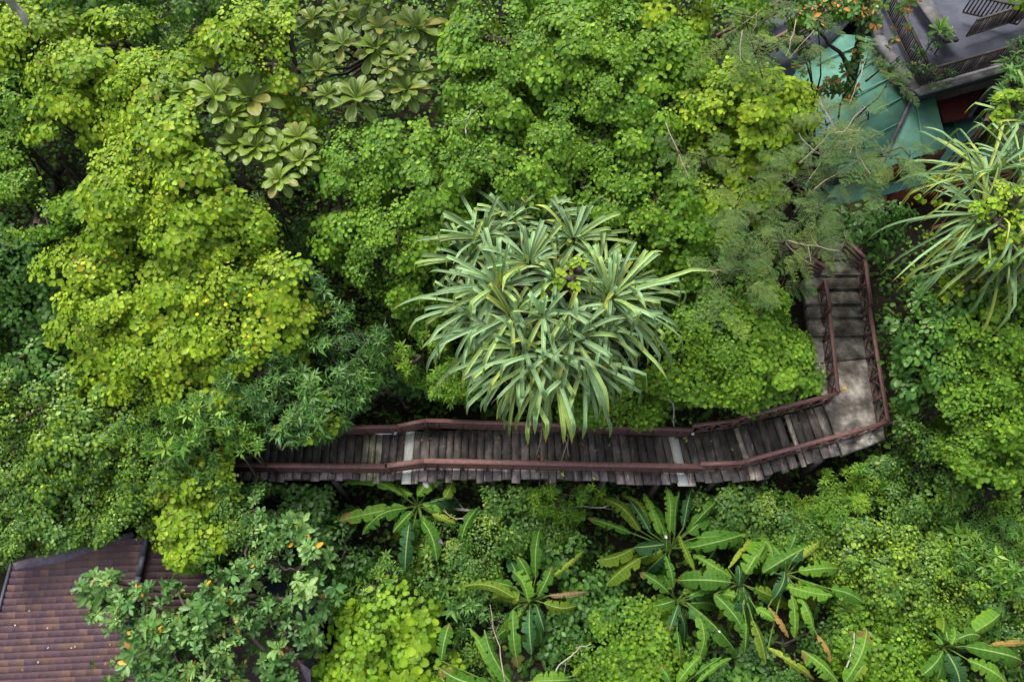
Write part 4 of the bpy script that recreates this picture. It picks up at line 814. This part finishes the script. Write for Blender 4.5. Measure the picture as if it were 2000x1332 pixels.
stick('grey dead stick slanting in the dark gap near the bottom edge',P(1085,1310,-1.6),P(1152,1258,-1.4),.025)
stick('white barked stem standing right of the V shaped banana leaves',P(1650,1310,-.9),P(1669,1235,-.6),.03,twigs=1)
stick('thin brown stem rising beside the bottom banana plant',P(985,1330,-.9),P(957,1180,-.4),.02,M_twig)
stick('forked pale twig in the vine gap above the screw pine',P(910,262,7.0),P(920,215,7.4),.02,M_pale,twigs=2)
stick('reddish bare stem right of the landing',P(1745,830,.6),P(1790,808,.9),.025,M_twig)
stick('long brown stem lying across the shrubs right of the landing',P(1850,822,.8),P(1905,827,.8),.022,M_twig)
stick('curved brown twig above the lower right shrubs',P(1850,912,.7),P(1876,958,.7),.02,M_twig)
stick('thin grey twig over the vines left of the near railing',P(905,1012,-.8),P(830,985,-.6),.02,M_twig)
def fallen(label,u,v,z,L,col,curl=.4,name='fallen_leaf'):
    c=P(u,v,z); mb=MB(); n=1 if min(col)>.55 else 2
    leaves(mb,np.repeat(c[None],n,0)+rng.normal(0,.03,(n,3))*[1,1,.2]+[0,0,.02],rng.normal(0,curl,(n,3))+[0,0,1],rng.normal(0,1,(n,3)),L,L*.6,np.array([col]*n)*rng.uniform(.8,1.2,(n,1)),'oval')
    o=mb.build(name,M_plain,None,loc=c); tag(o,label,'leaf')
fallen('bright yellow fallen leaf on the concrete landing near the inner railing corner',1648,763,.03,.16,(.75,.5,.02),.2)
fallen('pale brown curled leaf on the planks in the middle of the boardwalk',1138,872,.03,.14,(.35,.24,.13))
fallen('small pale leaf on the planks just right of the curled brown one',1168,881,.03,.08,(.5,.42,.25))
fallen('orange brown leaf on the planks below the hanging spiky leaves',1056,893,.03,.12,(.32,.13,.06))
fallen('yellow green sprig on the boardwalk by the east white plank',1343,857,.03,.15,(.4,.42,.08))
fallen('yellow leaf cluster on the near plank ends below the middle railing',1103,928,.03,.15,(.45,.46,.08))
fallen('small yellow blossom litter on the plank ends right of the yellow leaf cluster',1156,930,.03,.13,(.5,.46,.10))
fallen('yellow leaf lying on the dark planks at the leafy west end',547,872,.03,.13,(.45,.42,.06))
fallen('white crumpled dead leaf below the west white plank',803,945,-.2,.35,(.55,.52,.48),.6)
fallen('pale grey torn leaf beside the white crumpled one below the boardwalk',825,937,-.15,.3,(.5,.47,.42),.5)
fallen('pale dried leaf hanging under the west banana plant',868,1062,-.9,.35,(.42,.38,.36),.7)
fallen('white torn leaf on the crown of the upright leaved banana plant',1299,1045,-.1,.15,(.56,.56,.55),.5)
fallen('small white leaf scrap beside the broad pointing banana leaf',1541,1138,-.1,.13,(.56,.58,.62),.4)
fallen('white leaf scrap below the middle banana plant',1401,1232,-.6,.1,(.56,.56,.56),.4)
def litter(label,group,pts,zf,pal,L):
    for (u,v) in pts:
        c=zf(u,v); mb=MB(); leaves(mb,c[None]+[[0,0,.015]],rng.normal(0,.3,(1,3))+[0,0,1],rng.normal(0,1,(1,3)),L*rng.uniform(.6,1.2),L*.5,pick(pal,1),'oval')
        tag(mb.build('fallen_leaf',M_plain,None,loc=c),label,'leaf',group)
BR=[((.25,.15,.07),3),((.38,.27,.12),2),((.40,.36,.08),1),((.16,.08,.04),2)]
pts=[]
for k in range(46):
    q=rng.uniform(520,1590); u1,v1,u2,v2=edge(q); f=rng.uniform(.08,.98); pts.append((u1*(1-f)+u2*f,v1*(1-f)+v2*f))
litter('tiny brown fallen leaf scattered on the dark boardwalk planks','small leaves littering the boardwalk',pts,lambda u,v:P(u,v,.035),BR,.09)
pts=[(rng.uniform(1625,1690),rng.uniform(660,850)) for k in range(12)]
litter('tiny brown fallen leaf on the concrete of the landing','small leaves littering the landing',pts,lambda u,v:P(u,v,.03),BR,.07)
pts=[(rng.uniform(1640,1800),rng.uniform(325,368)) for k in range(22)]
litter('rusty fallen leaf lying on the lowest green roof','fallen leaves on the lower green roof',pts,lambda u,v:P(u,v,1.95-.3*max(0,(v-250)/120.)),[((.22,.09,.04),3),((.12,.06,.035),3)],.14)
pts=[(rng.uniform(20,250),1120+rng.uniform(0,200)) for k in range(14)]
litter('pale dry leaf scrap lying on the tiled roof','pale scraps on the tiled roof',pts,lambda u,v:H(u,v,.05),[((.5,.46,.42),2),((.35,.2,.1),2)],.08)
